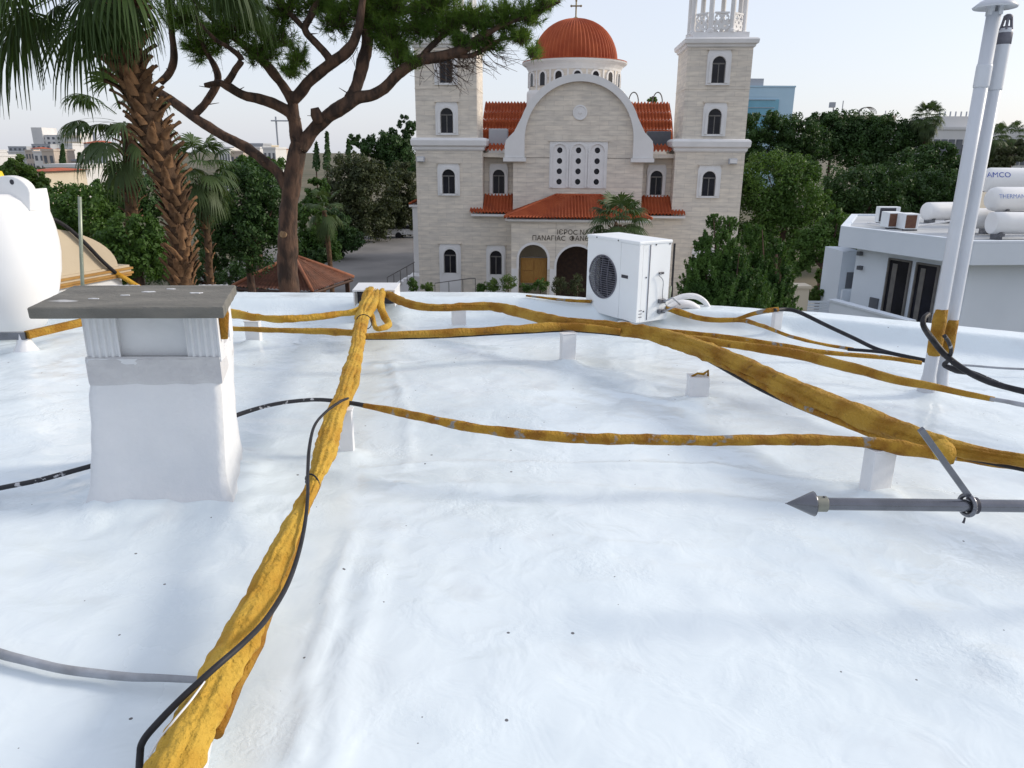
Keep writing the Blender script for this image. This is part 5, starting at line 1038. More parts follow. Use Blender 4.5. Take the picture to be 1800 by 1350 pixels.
palm('fan palm standing against the sky among the right-hand woods', 90, [(1622, 290), (1625, 240), (1628, 222)], [9, 9, 10], (1631, 204), ring_fronds(60, .9, 1.15, -1.4, 1.4, 14), 'frond2', 0)
palm('fan palm left of the two beside the far white building', 62, [(1733, 320), (1738, 270), (1742, 250)], [10, 10, 10], (1745, 238), ring_fronds(34, .5, .75, -1.3, 1.3, 9), 'frond2', 0)
palm('fan palm right of the two beside the far white building', 66, [(1772, 310), (1774, 260), (1775, 246)], [8, 8, 8], (1775, 236), ring_fronds(34, .6, .8, -1.3, 1.3, 9), 'frond2', 0)
palm('low fan palm peeping out right of the pine trunk', 40, [(578, 440), (572, 390), (570, 370)], [10, 10, 10], (570, 358), ring_fronds(16, .5, .7, -.9, 1.0, 4), 'frond2', 0)

# ------------------------------------------------------------------ umbrella pine
YP = 13.5
tp = thing('umbrella_pine', 'tall forked pine with bare reddish limbs in front of the church', 'pine', (PY(515, 510, YP)[0], YP, GZ))
def limb(pts, name='limb', n=7, seg=10, stubs=0, mat='bark'):
    o = cr([(*PY(x, y, YP+(q[0] if q else 0)), w/2*YP/F_PX) for x, y, w, *q in pts], n); b = MB(); b.tube(o[:, :3], o[:, 3], seg, lump=.14, seed=len(pts), lf=5)
    for k_ in range(stubs):
        i = random.randrange(2, len(o)-2); p = o[i, :3]; d = unit(1)[0]; d[2] = abs(d[2])*.4; b.tube([p, p+d*(o[i, 3]+.05), p+d*(o[i, 3]+random.uniform(.1, .28))], [.016, .010, .004], 5)
    b.build(name, M[mat], tp, smooth=True); return o
base = PY(516, 520, YP)
o = cr([(base[0]-.1, YP, GZ-.1, .24), (base[0]-.05, YP, -4, .21), (*PY(508, 500, YP), .185), (*PY(506, 440, YP), .172), (*PY(507, 380, YP), .160), (*PY(514, 320, YP), .152), (*PY(521, 275, YP), .148), (*PY(527, 250, YP), .145)], 8); MB().tube(o[:, :3], o[:, 3], 16, lump=.12, seed=3, lf=4).build('trunk', M['bark'], tp, smooth=True)
p = PY(500, 412, YP-.12); MB().tube([p+np.array([0, .15, 0]), p+np.array([-.01, -.02, .0]), p+np.array([-.012, -.05, .01])], [.08, .075, .06], 12).build('pruned_knot', pm('cut_wood', (.32, .22, .12), .8, (.22, .13, .07), 12), tp)
limb([(506, 335, 18), (490, 305, 17), (465, 283, 17), (430, 258, 17, .1), (385, 234, 16, .2), (340, 205, 16, .3), (295, 172, 15, .4), (255, 150, 14, .5), (200, 120, 12, .6), (150, 60, 8, .6)], stubs=5)
limb([(338, 205, 14, .3), (358, 185, 13, .3), (374, 162, 13, .3), (383, 140, 12, .3), (378, 118, 10, .3), (364, 92, 8, .3), (350, 60, 6, .3), (345, 10, 4, .3)], stubs=4)
limb([(282, 145, 12, .5), (298, 128, 13, .5), (306, 100, 12, .5), (302, 60, 10, .5), (296, 0, 8, .5)], stubs=4)
limb([(526, 262, 24), (520, 225, 20), (516, 195, 18), (514, 172, 17)], stubs=3)
limb([(520, 215, 20), (505, 195, 19), (470, 178, 17, -.1), (430, 168, 15, -.2), (400, 152, 14, -.3), (385, 146, 10, -.3), (360, 150, 7, -.3)], stubs=6)
limb([(396, 150, 11, -.3), (412, 125, 10, -.3), (424, 105, 10, -.3), (405, 85, 8, -.3), (380, 70, 6, -.4), (350, 40, 5, -.5)], stubs=3)
limb([(514, 178, 18), (492, 143, 16, .1), (462, 107, 15, .2), (437, 85, 14, .3), (405, 60, 12, .4), (375, 35, 9, .5), (340, 0, 6, .5)], stubs=5)
limb([(516, 178, 18), (545, 142, 18, -.1), (580, 113, 17, -.2), (605, 95, 17, -.3), (622, 75, 15, -.4), (632, 40, 13, -.5), (638, 0, 10, -.5), (650, -60, 6, -.5)], stubs=6)
limb([(583, 108, 13, -.2), (560, 80, 12, -.1), (536, 52, 12, 0), (548, 25, 11, 0), (560, -5, 9, 0), (570, -50, 6, 0)], stubs=3)
limb([(536, 52, 9, 0), (508, 22, 8, .1), (490, 0, 7, .1), (460, -40, 5, .1)], stubs=2)
limb([(530, 262, 24), (548, 232, 22), (575, 205, 22, -.1), (605, 186, 22, -.2), (628, 172, 20, -.2), (665, 163, 18, -.3), (700, 130, 17, -.4), (735, 107, 17, -.5), (775, 99, 17, -.6), (812, 88, 15, -.7), (842, 68, 11, -.8), (875, 48, 8, -.9), (925, 28, 6, -1), (985, 2, 4, -1.1)], stubs=6)
limb([(612, 182, 20, -.2), (627, 150, 18, -.1), (637, 115, 20, 0), (645, 80, 20, .1), (648, 45, 18, .1), (655, 0, 14, .1), (665, -60, 8, .1)], stubs=8)
limb([(650, 50, 10, .1), (680, 30, 8, .1), (720, 20, 6, .1), (760, -5, 4, .1)], stubs=2)
limb([(735, 106, 9, -.5), (770, 70, 9, -.4), (800, 45, 7, -.4), (850, 10, 5, -.4)], stubs=2)
limb([(785, 97, 9, -.6), (830, 97, 7, -.7), (880, 70, 5, -.8), (935, 68, 3, -.8)], stubs=2)
p = PY(560, 212, YP-.15); MB().tube([p, p+np.array([-.02, -.05, .1]), p+np.array([-.04, -.06, .2])], [.11, .095, .06], 10, lump=.2).build('pruned_knot', M['bark'], tp, smooth=True)
# dead drooping twigs under the right-hand limb
tw = MB()
for k_ in range(46):
    x0 = random.uniform(735, 860); y0 = 104-(x0-735)*.22; p = PY(x0, y0, YP-.6); d = np.array([random.uniform(-.5, 1.0), random.uniform(-.5, .5), -random.uniform(.3, 1)]); d /= np.linalg.norm(d); L_ = random.uniform(.25, .7)
    q = p+d*L_*.5+np.array([.05, 0, -.02]); e = p+d*L_+np.array([random.uniform(0, .3), 0, .06]); tw.tube([p, q, e], [.008, .005, .0025], 4); 
    for _ in range(2): tw.tube([q, q+(e-q)*.5+unit(1)[0]*.08, q+(e-q)*.6+unit(1)[0]*.22], [.004, .003, .002], 4)
for k_ in range(26):
    x0 = random.uniform(380, 720); p = PY(x0, random.uniform(40, 100), YP+random.uniform(-.3, .3)); d = np.array([random.uniform(-.6, .6), random.uniform(-.5, .5), -1]); L_ = random.uniform(.2, .5); tw.tube([p, p+d*L_*.5, p+d*L_+np.array([random.uniform(-.15, .15), 0, 0])], [.006, .004, .002], 4)
tw_o = tw.build('dead_twigs', M['twig'], tp); tw_o['kind'] = 'stuff'
# needles: tufts gathered on pads of foliage, each tied back to its pad by a twig
pads = [(430, 30, .2, 55, 40), (390, 60, .3, 40, 35), (480, 60, .1, 45, 35), (455, 90, 0, 35, 25), (525, 95, -.2, 24, 26), (508, 120, -.3, 16, 14), (350, 70, .4, 35, 45), (590, 30, 0, 45, 35), (640, 10, 0, 60, 35), (690, 60, -.2, 40, 40), (700, 95, -.3, 28, 28), (670, 40, .1, 40, 35),
        (740, 40, -.3, 50, 35), (725, 105, -.5, 18, 12), (790, 35, -.5, 50, 32), (840, 30, -.6, 50, 30), (890, 30, -.8, 45, 30), (930, 20, -.9, 40, 22), (860, 70, -.7, 35, 22), (810, 70, -.6, 30, 18), (915, 60, -.9, 30, 16), (940, 85, -.9, 16, 12), (560, 0, .2, 50, 25), (500, 10, .2, 50, 30),
        (320, 20, .5, 45, 40), (400, 0, .4, 60, 30), (960, -5, -1, 30, 20), (760, 0, -.4, 60, 30), (690, 0, 0, 60, 30)]
pads += [(350+60*k_, -70+random.uniform(-15, 15), random.uniform(-1.5, 2.5), 60, 35) for k_ in range(11)]+[(380+70*k_, -150+random.uniform(-20, 20), random.uniform(-2, 3), 70, 40) for k_ in range(9)]
NV = []; twg = MB()
for x, y, dy, rx, ry in pads:
    c = PY(x, y, YP+dy); k_ = depth(c)/F_PX; nt_ = int(14+rx*ry*.06); r_ = np.array([rx*k_, .45, ry*k_])
    for j in range(nt_):
        u_ = unit(1)[0]; p = c+u_*r_*RNG.uniform(.25, 1.05); d = u_*.7+np.array([0, 0, .55])+.4*unit(1)[0]; d /= np.linalg.norm(d)
        if y > -60: q = c*.5+p*.5-np.array([0, 0, .12]); twg.tube([c-np.array([0, 0, r_[2]*.5]), q, p], [.006, .005, .003], 4)
        nn = 34; dirs = d*RNG.uniform(.2, 1.1, nn)[:, None]+.8*unit(nn); dirs[:, 2] -= .12; dirs /= np.linalg.norm(dirs, axis=1)[:, None]; L_ = RNG.uniform(.09, .17, nn)[:, None]
        b = p-d*RNG.uniform(0, .14, nn)[:, None]; sd = np.cross(dirs, unit(nn)); sd /= np.linalg.norm(sd, axis=1)[:, None]; w = .0048
        NV.append(np.stack([b-sd*w, b+sd*w, b+dirs*L_], 1).reshape(-1, 3))
V = np.vstack(NV); no = link('needles', mesh_np('needles', V-ORG[tp.name], np.arange(len(V)).reshape(-1, 3)), M['needle'], tp); no['kind'] = 'stuff'
twg_o = twg.build('leafy_twigs', M['twig'], tp); twg_o['kind'] = 'stuff'

# woods beyond the picture's edges, seen as one mass each
for sx in (-1, 1):
    bl_ = []
    for k_ in range(26):
        x_ = sx*RNG.uniform(48, 150) if sx > 0 else -RNG.uniform(75, 190); y_ = RNG.uniform(40, 120); h_ = RNG.uniform(2.5, 5); bl_.append((np.array([x_, y_, GZ+h_]), (RNG.uniform(4, 8), RNG.uniform(4, 8), h_)))
    v, f = leaf_cloud(bl_, 26000, .8); tag(link('far_wood', mesh_np('far_wood', v, f), M['leaf1']), 'dark wood beyond the %s edge of the picture' % ('right' if sx > 0 else 'left'), 'wood', kind='stuff')
# ================================================================== PAVILION
gc = PY(520, 500, 34.0); t = thing('tiled_pavilion', 'brown tiled pyramid roof of a small garden pavilion beyond the parapet', 'pavilion', (gc[0], gc[1], GZ))
za = PY(520, 450, 34)[2]; ze = gc[2]+.1; Rg = 2.75; cs = [(gc[0]+Rg*math.sin(math.radians(a)), gc[1]-Rg*math.cos(math.radians(a)), ze) for a in (-62, 30, 120, 210)]; ap_ = (gc[0], gc[1], za)
for i in range(4): tiles('roof_tiles', [(ap_, ap_, cs[(i+1) % 4], cs[i], 22, 9)], t, 'tileb', 6, .05)
hp = MB()
for c in cs: hp.tube([np.array(ap_)+np.array([0, 0, .03]), (np.array(ap_)+np.array(c))/2+np.array([0, 0, .05]), np.array(c)+np.array([0, 0, .04])], .085, 8)
hp.lathe([(.2, -.1), (.16, .12), (.05, .2)], ap_, 10); hp.build('ridge_tiles', pm('terracotta_ridge', (.30, .12, .06), .8, (.22, .08, .045), 3), t, smooth=True)
for c in cs: q = np.array(c)*.88+np.array(ap_)*.12; MB().box(q[0]-.09, q[0]+.09, q[1]-.09, q[1]+.09, GZ, ze-.05).build('post', M['woodd'], t)
for i in range(4):
    a, b = np.array(cs[i]), np.array(cs[(i+1) % 4]); MB().tube([a*.97+np.array(ap_)*.03-np.array([0, 0, .14]), b*.97+np.array(ap_)*.03-np.array([0, 0, .14])], .07, 6).build('eave_beam', M['woodd'], t)
# ================================================================== NEIGHBOURING HOUSE
ZR = -.5; P0, P1, P2 = PZ(1478, 397, ZR), PZ(1714, 424, ZR), PZ(1815, 423, ZR)
poly = [P0[:2], P1[:2], P2[:2]+np.array([3.0, .2]), P2[:2]+np.array([3.5, 9.0]), P0[:2]+np.array([2.5, 5.0])]
poly = [tuple(map(float, p)) for p in poly]; cc = np.mean(poly, axis=0)
house = thing('neighbouring_house', 'cool white flat-roofed house with a deep fascia at the right', 'house', (cc[0], cc[1], GZ))
def inset(pl, d):
    out = []; n_ = len(pl); P = [np.array(p) for p in pl]
    for i in range(n_):
        a, b, c = P[i-1], P[i], P[(i+1) % n_]; e1_ = (b-a)/np.linalg.norm(b-a); e2_ = (c-b)/np.linalg.norm(c-b); n1 = np.array([-e1_[1], e1_[0]]); n2 = np.array([-e2_[1], e2_[0]])
        bis = n1+n2; bis /= np.linalg.norm(bis); out.append(tuple(b+bis*d/max(.35, bis@n1)))
    return out
poly = poly if sum(poly[i][0]*poly[(i+1) % 5][1]-poly[(i+1) % 5][0]*poly[i][1] for i in range(5)) > 0 else poly[::-1]
ZB = ZR-.62
MB().prism(poly, ZB, ZR-.06).build('roof_slab', M['hwall'], house); MB().prism(inset(poly, .25), ZR-.059, ZR-.05).build('roof_screed', M['hgrey'], house)
rim = MB(); pi_ = inset(poly, .22)
for i in range(5):
    a, b, c, d = poly[i], poly[(i+1) % 5], pi_[(i+1) % 5], pi_[i]; rim.add([(*a, ZR-.058), (*b, ZR-.058), (*c, ZR-.058), (*d, ZR-.058), (*a, ZR), (*b, ZR), (*c, ZR), (*d, ZR)], [(4, 5, 6, 7), (0, 1, 5, 4), (2, 3, 7, 6)])
rim.build('roof_rim', M['hwall'], house)
wi = inset(poly, .55); MB().prism(wi, GZ, ZB-.002).build('wall', M['hwall'], house)
def wallpt(a, b, s, z, off=0.0):
    a, b = np.array(a), np.array(b); d = (b-a)/np.linalg.norm(b-a); nr = np.array([d[1], -d[0]]); p = a+(b-a)*s+nr*off; return np.array([p[0], p[1], z])
iw = min(range(5), key=lambda i: np.linalg.norm(np.array(poly[i])-P0[:2])); ia, ib = iw, (iw+1) % 5
if np.linalg.norm(np.array(poly[ib])-P1[:2]) > .1: ia, ib = (iw-1) % 5, iw
wa, wb = wi[ia], wi[ib]
def on_wall(px, py):                                       # picture point -> (s, z) on the left wall plane
    a, b = np.array([*wa, 0]), np.array([*wb, 0]); d = (b-a)/np.linalg.norm(b-a); nr = np.array([d[1], -d[0], 0]); r_ = ray(px, py); k_ = ((a-EYE)@nr)/(r_@nr); P = EYE+r_*k_; return float((P-a)@d/np.linalg.norm(b-a)), float(P[2])
def wbox(s0, s1, z0, z1, o0, o1, name, mat, par): 
    pts = [wallpt(wa, wb, s, z, o) for z in (z0, z1) for s, o in ((s0, o0), (s1, o0), (s1, o1), (s0, o1))]; return MB().add(pts, [(3, 2, 1, 0), (4, 5, 6, 7), (0, 1, 5, 4), (1, 2, 6, 5), (2, 3, 7, 6), (3, 0, 4, 7)]).build(name, M[mat], par)
for (xa, xb, yt) in ((1567, 1603, 456), (1616, 1652, 464)):
    s0, zt_ = on_wall(xa, yt); s1, _ = on_wall(xb, yt); 
    dr = wbox(s0, s1, zt_-2.6, zt_, .005, .03, 'glass_door', 'glass', house); w_ = (s1-s0)
    for q0, q1 in ((s0-.012, s0), (s1, s1+.012)): wbox(q0, q1, zt_-2.6, zt_+.05, .004, .08, 'door_frame', 'frame', dr)
    wbox(s0, s1, zt_, zt_+.05, .004, .08, 'door_frame', 'frame', dr); wbox(s0+.03*1, s0+.03+.06*w_*4, zt_-2.6, zt_-.1, .031, .045, 'curtain', 'frame', dr)
s0, z0 = on_wall(1531, 522); s1, _ = on_wall(1546, 522); wbox(s0, s1, z0-.35, z0, .004, .05, 'wall_box', 'farblue', house)
for y in (445, 470): s0, z0 = on_wall(1512, y); wbox(s0, s0+.03, z0-.06, z0+.06, .004, .15, 'wall_lamp', 'farblue', house)
a, b = np.array([*wa, 0]), np.array([*wb, 0]); d = (b-a)/np.linalg.norm(b-a); nr = np.array([d[1], -d[0], 0])
q0 = PY(1464, 530, 22.5); q1 = PY(1600, 568, 16.3); zz = -2.95
k0, k1 = PZ(1464, 529, -2.6), PZ(1600, 566, -2.6); dv_ = (k1-k0)/np.linalg.norm(k1-k0); nn_ = np.array([dv_[1], -dv_[0], 0])
MB().obox((k0+k1)/2-np.array([0, 0, 2.4]), dv_*np.linalg.norm(k1-k0)/2, nn_*.1, (0, 0, 2.4)).build('terrace_wall', M['hwall'], house); MB().obox((k0+k1)/2+np.array([0, 0, .03]), dv_*(np.linalg.norm(k1-k0)/2+.05), nn_*.14, (0, 0, .028)).build('terrace_coping', M['hwall'], house)
p = PY(1498, 494, 25.5); MB().box(p[0]-.45, p[0]+.25, p[1], p[1]+1.5, GZ, p[2]+1.0).build('rear_wing', M['hwall'], house); MB().box(p[0]-.22, p[0]+.15, p[1]-.03, p[1]-.002, p[2]-.25, p[2]+.3).build('window', M['farblue'], house)
p = PY(1492, 520, 25); MB().box(p[0]-.5, p[0]+.6, p[1]-.6, p[1]-.5, p[2]-.3, p[2]+.3).build('balcony_front', M['hwall'], house)
p = PZ(1455, 545, GZ+2.6); 
t = thing('slatted_fence', 'low pale slatted fence left of the neighbouring terrace', 'fence', (*PY(1442, 540, 24)[:2], GZ))
for i, y in enumerate((531, 536, 541, 546, 551)):
    a = PY(1418, y, 24); c = PY(1466, y, 24); MB().box(a[0], c[0], 24, 24.04, a[2]-.035, a[2]+.035).build('slat', M['hwall'], t)
for x in (1420, 1463): a = PY(x, 528, 24); MB().box(a[0]-.05, a[0]+.05, 24.05, 24.13, GZ, a[2]).build('fence_post', M['hwall'], t)
a = PY(1398, 505, 23); b = PY(1419, 505, 23); t = thing('gate_pillar', 'beige rendered gate pillar beside the feathery conifers', 'pillar', ((a[0]+b[0])/2, 23, GZ)); MB().box(a[0], b[0], 22.8, 23.3, GZ, a[2]).build('shaft', M['cream'], t); MB().box(a[0]-.05, b[0]+.05, 22.75, 23.35, a[2]+.002, a[2]+.08).build('cap', M['cream'], t)
# things on the neighbour's roof
ZT = ZR-.05
def lying_tank(label, px, py, Y, length, r_, yaw, txt=(), ends=.25, name='water_cylinder', legs=True):
    c = PY(px, py, Y); t = thing(name, label, 'water tank', (c[0], c[1], ZT), 'white cylinders on the neighbouring roof'); e = np.array([math.cos(yaw), math.sin(yaw), 0]); 
    s_ = [-length/2-ends*r_*k_ for k_ in (1, .85, .5, 0)]; rr = [.45*r_, .75*r_, .93*r_, r_]; xs = s_+[-length/4, 0, length/4]+[-q for q in s_[::-1]]; rs = rr+[r_]*3+rr[::-1]
    MB().tube([c+e*x for x in xs], rs, 28).build('cylinder', M['poly'], t, smooth=True)
    for q in (-.36, .36):
        if legs: p = c+e*length*q; h = p[2]-r_*.8-ZT; MB().obox((p[0], p[1], ZT+h/2), e*.04, np.array([-e[1], e[0], 0])*r_*.7, (0, 0, max(h/2, .02))).build('cradle', M['steel'], t)
    sd = np.array([e[1], -e[0], 0])
    for s, size, off, dz, m_ in txt:
        def fn(x, y, z, off=off, dz=dz): 
            a = (y+dz)/r_; p = c+e*(x+off)+(sd*math.cos(a)+np.array([0, 0, 1])*math.sin(a))*(r_+.006); return tuple(p)
        o = text_mesh(s, size, t, M[m_], fn, 0.0); o['kind'] = 'stuff'
    return t
lying_tank('white cylinder half hidden by the vent pipes, farthest left on the neighbouring roof', 1655, 371, 25.5, 1.15, .29, .25)
lying_tank('upper large white cylinder with dark blue lettering, at the right edge', 1793, 317, 24.5, 1.9, .38, -.1, (('AMCO', .24, -.83, .10, 'bluetxt'),), ends=.35)
lying_tank('middle white cylinder with blue lettering in a black solar frame, at the right edge', 1805, 350, 21.5, 1.9, .33, .12, (('THERMANCE', .17, -.62, .04, 'paleblue'), ('HSN', .26, .05, .04, 'bluetxt')), ends=.6)
lying_tank('white cylinder lying right beside the vent pipes', 1715, 384, 22.0, 1.0, .29, .1)
lying_tank('nearest white cylinder with a flat end, wrapped in plastic sheet', 1790, 392, 20.4, 1.45, .29, .0, ends=.04)
p = PZ(1722, 370, ZT+.35); t = thing('solar_collector', 'tilted brown-backed solar collector panel behind the vent pipes', 'solar panel', (p[0], p[1], ZT))
MB().obox(p+np.array([0, .2, .25]), (.55, 0, 0), (0, .3, .33), (0, .02, -.02)).build('panel_back', M['cream'], t); 
for s_ in (-1, 1): MB().tube([p+np.array([s_*.56, -.1, -.05]), p+np.array([s_*.56, .5, .6]), p+np.array([s_*.56, .9, ZT-p[2]])], .03, 6).build('frame_leg', M['white'], t)
p = PZ(1748, 372, ZT+.3); t = thing('black_solar_collector', 'dark tilted solar collector under the lettered cylinder', 'solar panel', (p[0], p[1], ZT)); MB().obox(p+np.array([.7, .1, .05]), (.9, 0, 0), (0, .25, .28), (0, .03, -.03)).build('black_panel', M['dark'], t)
for s_ in (-.2, 1.6): MB().tube([p+np.array([s_, -.2, ZT-p[2]]), p+np.array([s_, -.17, -.2]), p+np.array([s_, .4, .4])], .03, 6).build('frame_leg', M['dark'], t)
for x, y, lb, m_ in ((1572, 392, 'small outdoor unit with a brown coil, left of a pair on the neighbouring roof', 'rustbrown'), (1601, 395, 'small outdoor unit with a brown coil, right of a pair on the neighbouring roof', 'rustbrown'), (1561, 380, 'white fan unit behind the brown-coil pair on the neighbouring roof', 'acbody')):
    p = PZ(x, y+9, ZT+.03) if m_ == 'rustbrown' else PZ(x, 392, ZT+.03); t = thing('outdoor_unit', lb, 'air conditioner', (p[0], p[1], ZT), 'outdoor units on the neighbouring roof'); w, dp, h = (.22, .5, .5) if m_ == 'rustbrown' else (.35, .25, .55)
    MB().box(p[0]-w, p[0]+w, p[1], p[1]+dp, ZT+.04, ZT+h).build('casing', M['acbody'], t, bevel=.02); MB().box(p[0]-w+.03, p[0]+w*.55, p[1]-.02, p[1]-.001, ZT+.08, ZT+h-.04).build('coil', M[m_] if m_ == 'rustbrown' else M['dark'], t)
    MB().box(p[0]-w, p[0]+w, p[1]+.05, p[1]+.12, ZT, ZT+.039).build('foot', M['dark'], t)
p = PZ(1530, 398, ZT); tag(MB().tube([PZ(1525, 392, ZT+.05), PZ(1560, 396, ZT+.08), PZ(1600, 399, ZT+.06), PZ(1650, 392, ZT+.2), PZ(1690, 384, ZT+.35)], .03, 8).build('roof_pipe', M['white'], smooth=True), 'thin white pipe snaking across the neighbouring roof', 'pipe')
# ================================================================== CARS AND CAR PARK EDGE
for i, (x, y, lb) in enumerate(((682, 411, 'white car parked at the far side of the car park, left one'), (722, 411, 'white car parked at the far side of the car park, half behind the church'))):
    p = PZ(x, y+6, GZ); t = thing('parked_car', lb, 'car', (p[0], p[1], GZ), 'cars parked beyond the car park')
    prof = [(-2.1, .35), (-2.1, .75), (-1.4, .92), (-.8, 1.4), (.7, 1.42), (1.4, .98), (2.05, .88), (2.1, .35)]; b = MB().vprism(prof, -.8, .8); b.v = [(p[0]+x_, p[1]+y_, GZ+z_) for x_, y_, z_ in b.v]; b.build('body', M['carw'], t, bevel=.06)
    b = MB().vprism([(-1.15, .98), (-.72, 1.32), (.62, 1.34), (1.2, .98)], -.815, .815); b.v = [(p[0]+x_, p[1]+y_, GZ+z_) for x_, y_, z_ in b.v]; b.build('window', M['glass'], t)
    for wx in (-1.3, 1.3):
        for wy in (-.72, .72): b = MB().lathe([(.2, -.1), (.32, -.09), (.32, .09), (.2, .1)], (0, 0, 0), 16); b.v = [(p[0]+wx+x_, p[1]+wy+z_, GZ+.32+y_) for x_, y_, z_ in b.v]; b.build('wheel', M['rubber'], t)
p = PZ(620, 432, GZ); p2 = PZ(582, 448, GZ); t = thing('park_railing', 'low wooden rail fence along the left side of the car park', 'fence', tuple(p2))
for s_ in np.linspace(0, 1, 5): q = p2+(p-p2)*s_; MB().box(q[0]-.08, q[0]+.08, q[1]-.08, q[1]+.08, GZ, GZ+1.15).build('fence_post', M['twig'], t)
for h in (.6, 1.05): MB().tube([p2+np.array([0, 0, h]), p+np.array([0, 0, h])], .06, 6).build('rail', M['twig'], t)
# ================================================================== FAR CITY
def wgrid(t, x0, x1, y, z0, z1, nx_, nz_, mat, fr=.5, fz=.5):
    dx, dz = (x1-x0)/nx_, (z1-z0)/nz_
    for i in range(nx_):
        for j in range(nz_): MB().box(x0+dx*(i+.5-fr/2), x0+dx*(i+.5+fr/2), y-.05, y+.1, z0+dz*(j+.5-fz/2), z0+dz*(j+.5+fz/2)).build('window', M[mat], t)
def block(label, px0, px1, pyt, Y, dpt, mat, win=(3, 2), cat='building', name='far_building', group=None, roofm=None, wm='farblue', zlow=None, side=0.0, par=True):
    a, b = PY(px0, pyt, Y), PY(px1, pyt, Y); zt_ = a[2]; t = thing(name, label, cat, ((a[0]+b[0])/2, Y+dpt/2, GZ), group)
    MB().box(a[0], b[0], Y, Y+dpt, GZ, zt_).build('wall', M[mat], t)
    if roofm: MB().loft([[(a[0]-.4, Y-.4, zt_+.01), (b[0]+.4, Y-.4, zt_+.01), (b[0]+.4, Y+dpt+.4, zt_+.01), (a[0]-.4, Y+dpt+.4, zt_+.01)], [((a[0]*.65+b[0]*.35), Y+dpt*.45, zt_+(b[0]-a[0])*.17), (a[0]*.35+b[0]*.65, Y+dpt*.45, zt_+(b[0]-a[0])*.17), (a[0]*.35+b[0]*.65, Y+dpt*.55, zt_+(b[0]-a[0])*.17), (a[0]*.65+b[0]*.35, Y+dpt*.55, zt_+(b[0]-a[0])*.17)]]).build('roof', M[roofm], t)
    elif par: MB().box(a[0]-.15, b[0]+.15, Y-.15, Y+dpt+.15, zt_+.01, zt_+.4).build('roof_parapet', M[mat], t)
    zl = zlow if zlow is not None else max(GZ, zt_-3.1*win[1])
    wgrid(t, a[0], b[0], Y, zl, zt_-.2, win[0], win[1], wm); return t, a, b
t, a, b = block('tall white slab building rising above the far left rooftops', 62, 142, 238, 520, 16, 'cwhite', (9, 5)); MB().box(a[0]-1.5, a[0]+5.5, 519, 536, GZ, a[2]+5).build('stair_tower', M['cwhite'], t)
MB().box(b[0]-12, b[0]+.5, 518, 535, GZ, a[2]+2).build('end_tower', M['cwhite'], t)
for z in range(5): MB().box(b[0]-10, b[0]+1.2, 516.6, 517.9, a[2]-1-4*z, a[2]+.2-4*z).build('balcony', M['cream'], t)
block('pale low wing in front of the tall white slab building', 55, 88, 254, 500, 14, 'cgrey', (4, 2)); block('grey-blue far block at the left edge of the skyline', 14, 46, 258, 560, 14, 'cgrey', (4, 2))
block('cream house with a red tiled roof behind the water tank lug', 50, 78, 301, 62, 6, 'cream', (2, 1), 'house', 'red_roofed_house', roofm='tile')
block('bright white flat-roofed house right of the cream house', 80, 140, 294, 95, 9, 'cwhite', (4, 1), 'house', 'white_house'); block('long white house with dark windows at the left skyline', 14, 60, 268, 260, 12, 'cwhite', (5, 2), 'house', 'white_house')
block('white stepped house with small dark openings, between the cypresses', 116, 136, 296, 120, 8, 'cwhite', (2, 1), 'house', 'white_house')
rs = random.Random(5); lab = 'small pale house among the far rooftops on the left'
for i in range(84):
    x = rs.uniform(-30, 250) if i < 56 else rs.uniform(380, 500); Y = rs.choice([165, 185, 210, 240, 270, 300, 360, 430]); w = rs.uniform(11, 24)*(260/Y)**.5; top = 270+ (CAM_H-GZ-rs.uniform(5.0, 11.5))/Y*1310*0.97
    wc = rs.choice(['cwhite', 'cwhite', 'cwhite', 'cream', 'cpink', 'cgrey']); rt = rs.random() < .07; lab = 'small %s house%s among the far rooftops on the left' % (dict(cwhite='white', cream='cream', cpink='sand-coloured', cgrey='grey')[wc], ' with a red tiled roof' if rt else '')
    block(lab, x, x+w, top, Y+i*.37, rs.uniform(7, 12), wc, (rs.choice([2, 3, 4]), rs.choice([1, 2])), 'house', 'far_house', 'pale houses of the far city, left', roofm='tile' if rt else None)
for i in range(16):
    x = rs.uniform(-20, 300); Y = rs.choice([140, 180, 220, 280]); c = PY(x, 270+(9-rs.uniform(3.5, 5.5))/Y*1310, Y)
    tree('far_tree', 'small dark tree among the far rooftops on the left', 'tree', (c[0], c[1]), [(c, (2.8, 2.8, 2.2)), (c+np.array([2.5, 0, -.6]), (2.4, 2.2, 1.8))], 'leaf3', 420, .7, 'trees of the far city', trunk_r=.15, per=30)
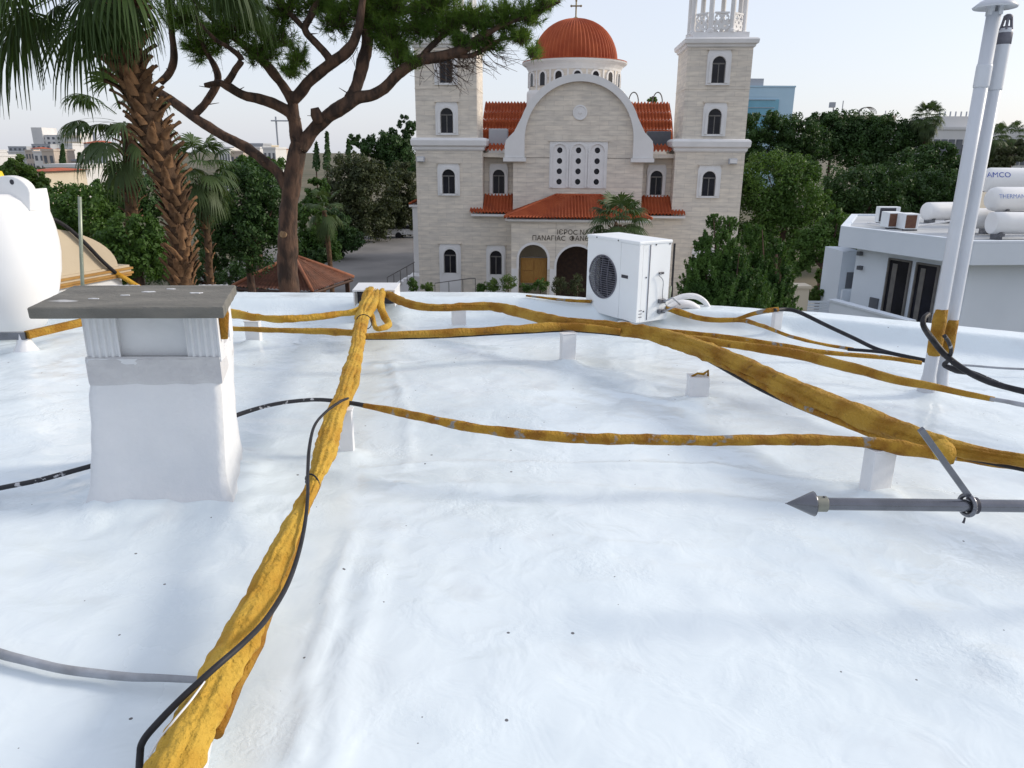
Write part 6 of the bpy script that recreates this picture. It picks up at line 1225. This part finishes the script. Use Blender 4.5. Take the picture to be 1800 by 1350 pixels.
# crane and masts
p = PY(490, 270, 330); t = thing('tower_crane', 'thin grey tower crane on the horizon behind the pine', 'crane', (p[0], 330, GZ)); zt_ = PY(490, 205, 330)[2]
MB().box(p[0]-.3, p[0]+.3, 329.7, 330.3, GZ, zt_).build('mast', M['cgrey'], t); MB().box(p[0]-2, p[0]+6.0, 329.3, 330.7, zt_-1.9, zt_-1.4).build('jib', M['cgrey'], t)
p = PY(172, 275, 300); t = thing('far_chimney', 'thin grey mast beside the second palm', 'mast', (p[0], 300, GZ)); MB().tube([(p[0], 300, GZ), (p[0], 300, 0), (p[0], 300, PY(169, 232, 300)[2])], [1.0, .9, .7], 8).build('shaft', M['cgrey'], t)
# right skyline
t, a, b = block('pale blue glass office block behind the church tower', 1290, 1398, 153, 210, 18, 'glassw', (1, 1), par=True, wm='glassw'); MB().box(a[0]+.0, b[0]-4, 209.6, 209.94, a[2]-13, a[2]-3.0).build('curtain_wall', M['glassb'], t)
for k_ in range(6): MB().box(a[0], b[0]-5, 209.4, 209.58, a[2]-3.2-1.9*k_, a[2]-3.08-1.9*k_).build('glazing_bar', M['cgrey'], t)
MB().box(a[0], a[0]+8, 211, 220, a[2]+.42, a[2]+2.2).build('plant_room', M['cgrey'], t)
t, a, b = block('long white institutional building with tall windows at the right skyline', 1643, 1830, 228, 130, 20, 'cwhite', (1, 1), zlow=-3, par=True); wgrid(t, a[0], b[0], 129.9, a[2]-6.0, a[2]-1.0, 14, 1, 'farblue', .75, .8); wgrid(t, a[0], b[0], 129.9, a[2]-12, a[2]-7.0, 14, 1, 'farblue', .6, .6)
MB().box(a[0]+1, a[0]+8, 132, 140, a[2]+.42, a[2]+2.2).build('penthouse', M['cwhite'], t)
for k_ in range(7): MB().tube([(a[0]+2+.9*k_, 133, a[2]+2.2), (a[0]+2+.9*k_, 133, a[2]+3.0)], .12, 6).build('roof_vent', M['cgrey'], t)
t, a, b = block('low pale roofline with antennas above the right-hand woods', 1455, 1575, 205, 190, 14, 'cream', (6, 1)); 
for x, h in ((1466, 22), (1482, 26), (1559, 10)): p = PY(x, 205, 190); MB().tube([(p[0], 191, p[2]), (p[0], 191, p[2]+h*.14)], .12, 6).build('antenna', M['cgrey'], t)
p = PY(1466, 184, 190); MB().box(p[0]-.6, p[0]+.6, 190.5, 191.5, p[2]-.6, p[2]+.6).build('roof_tank', M['cgrey'], t); p = PY(1529, 200, 190)
for k_ in range(5): MB().tube([(p[0]+(2.1-.1*k_)*math.cos(q), 191+k_*.5, p[2]+1.6*math.sin(q)) for q in np.linspace(0, math.pi, 10)], .07, 5).build('dish_frame', M['frame'], t)
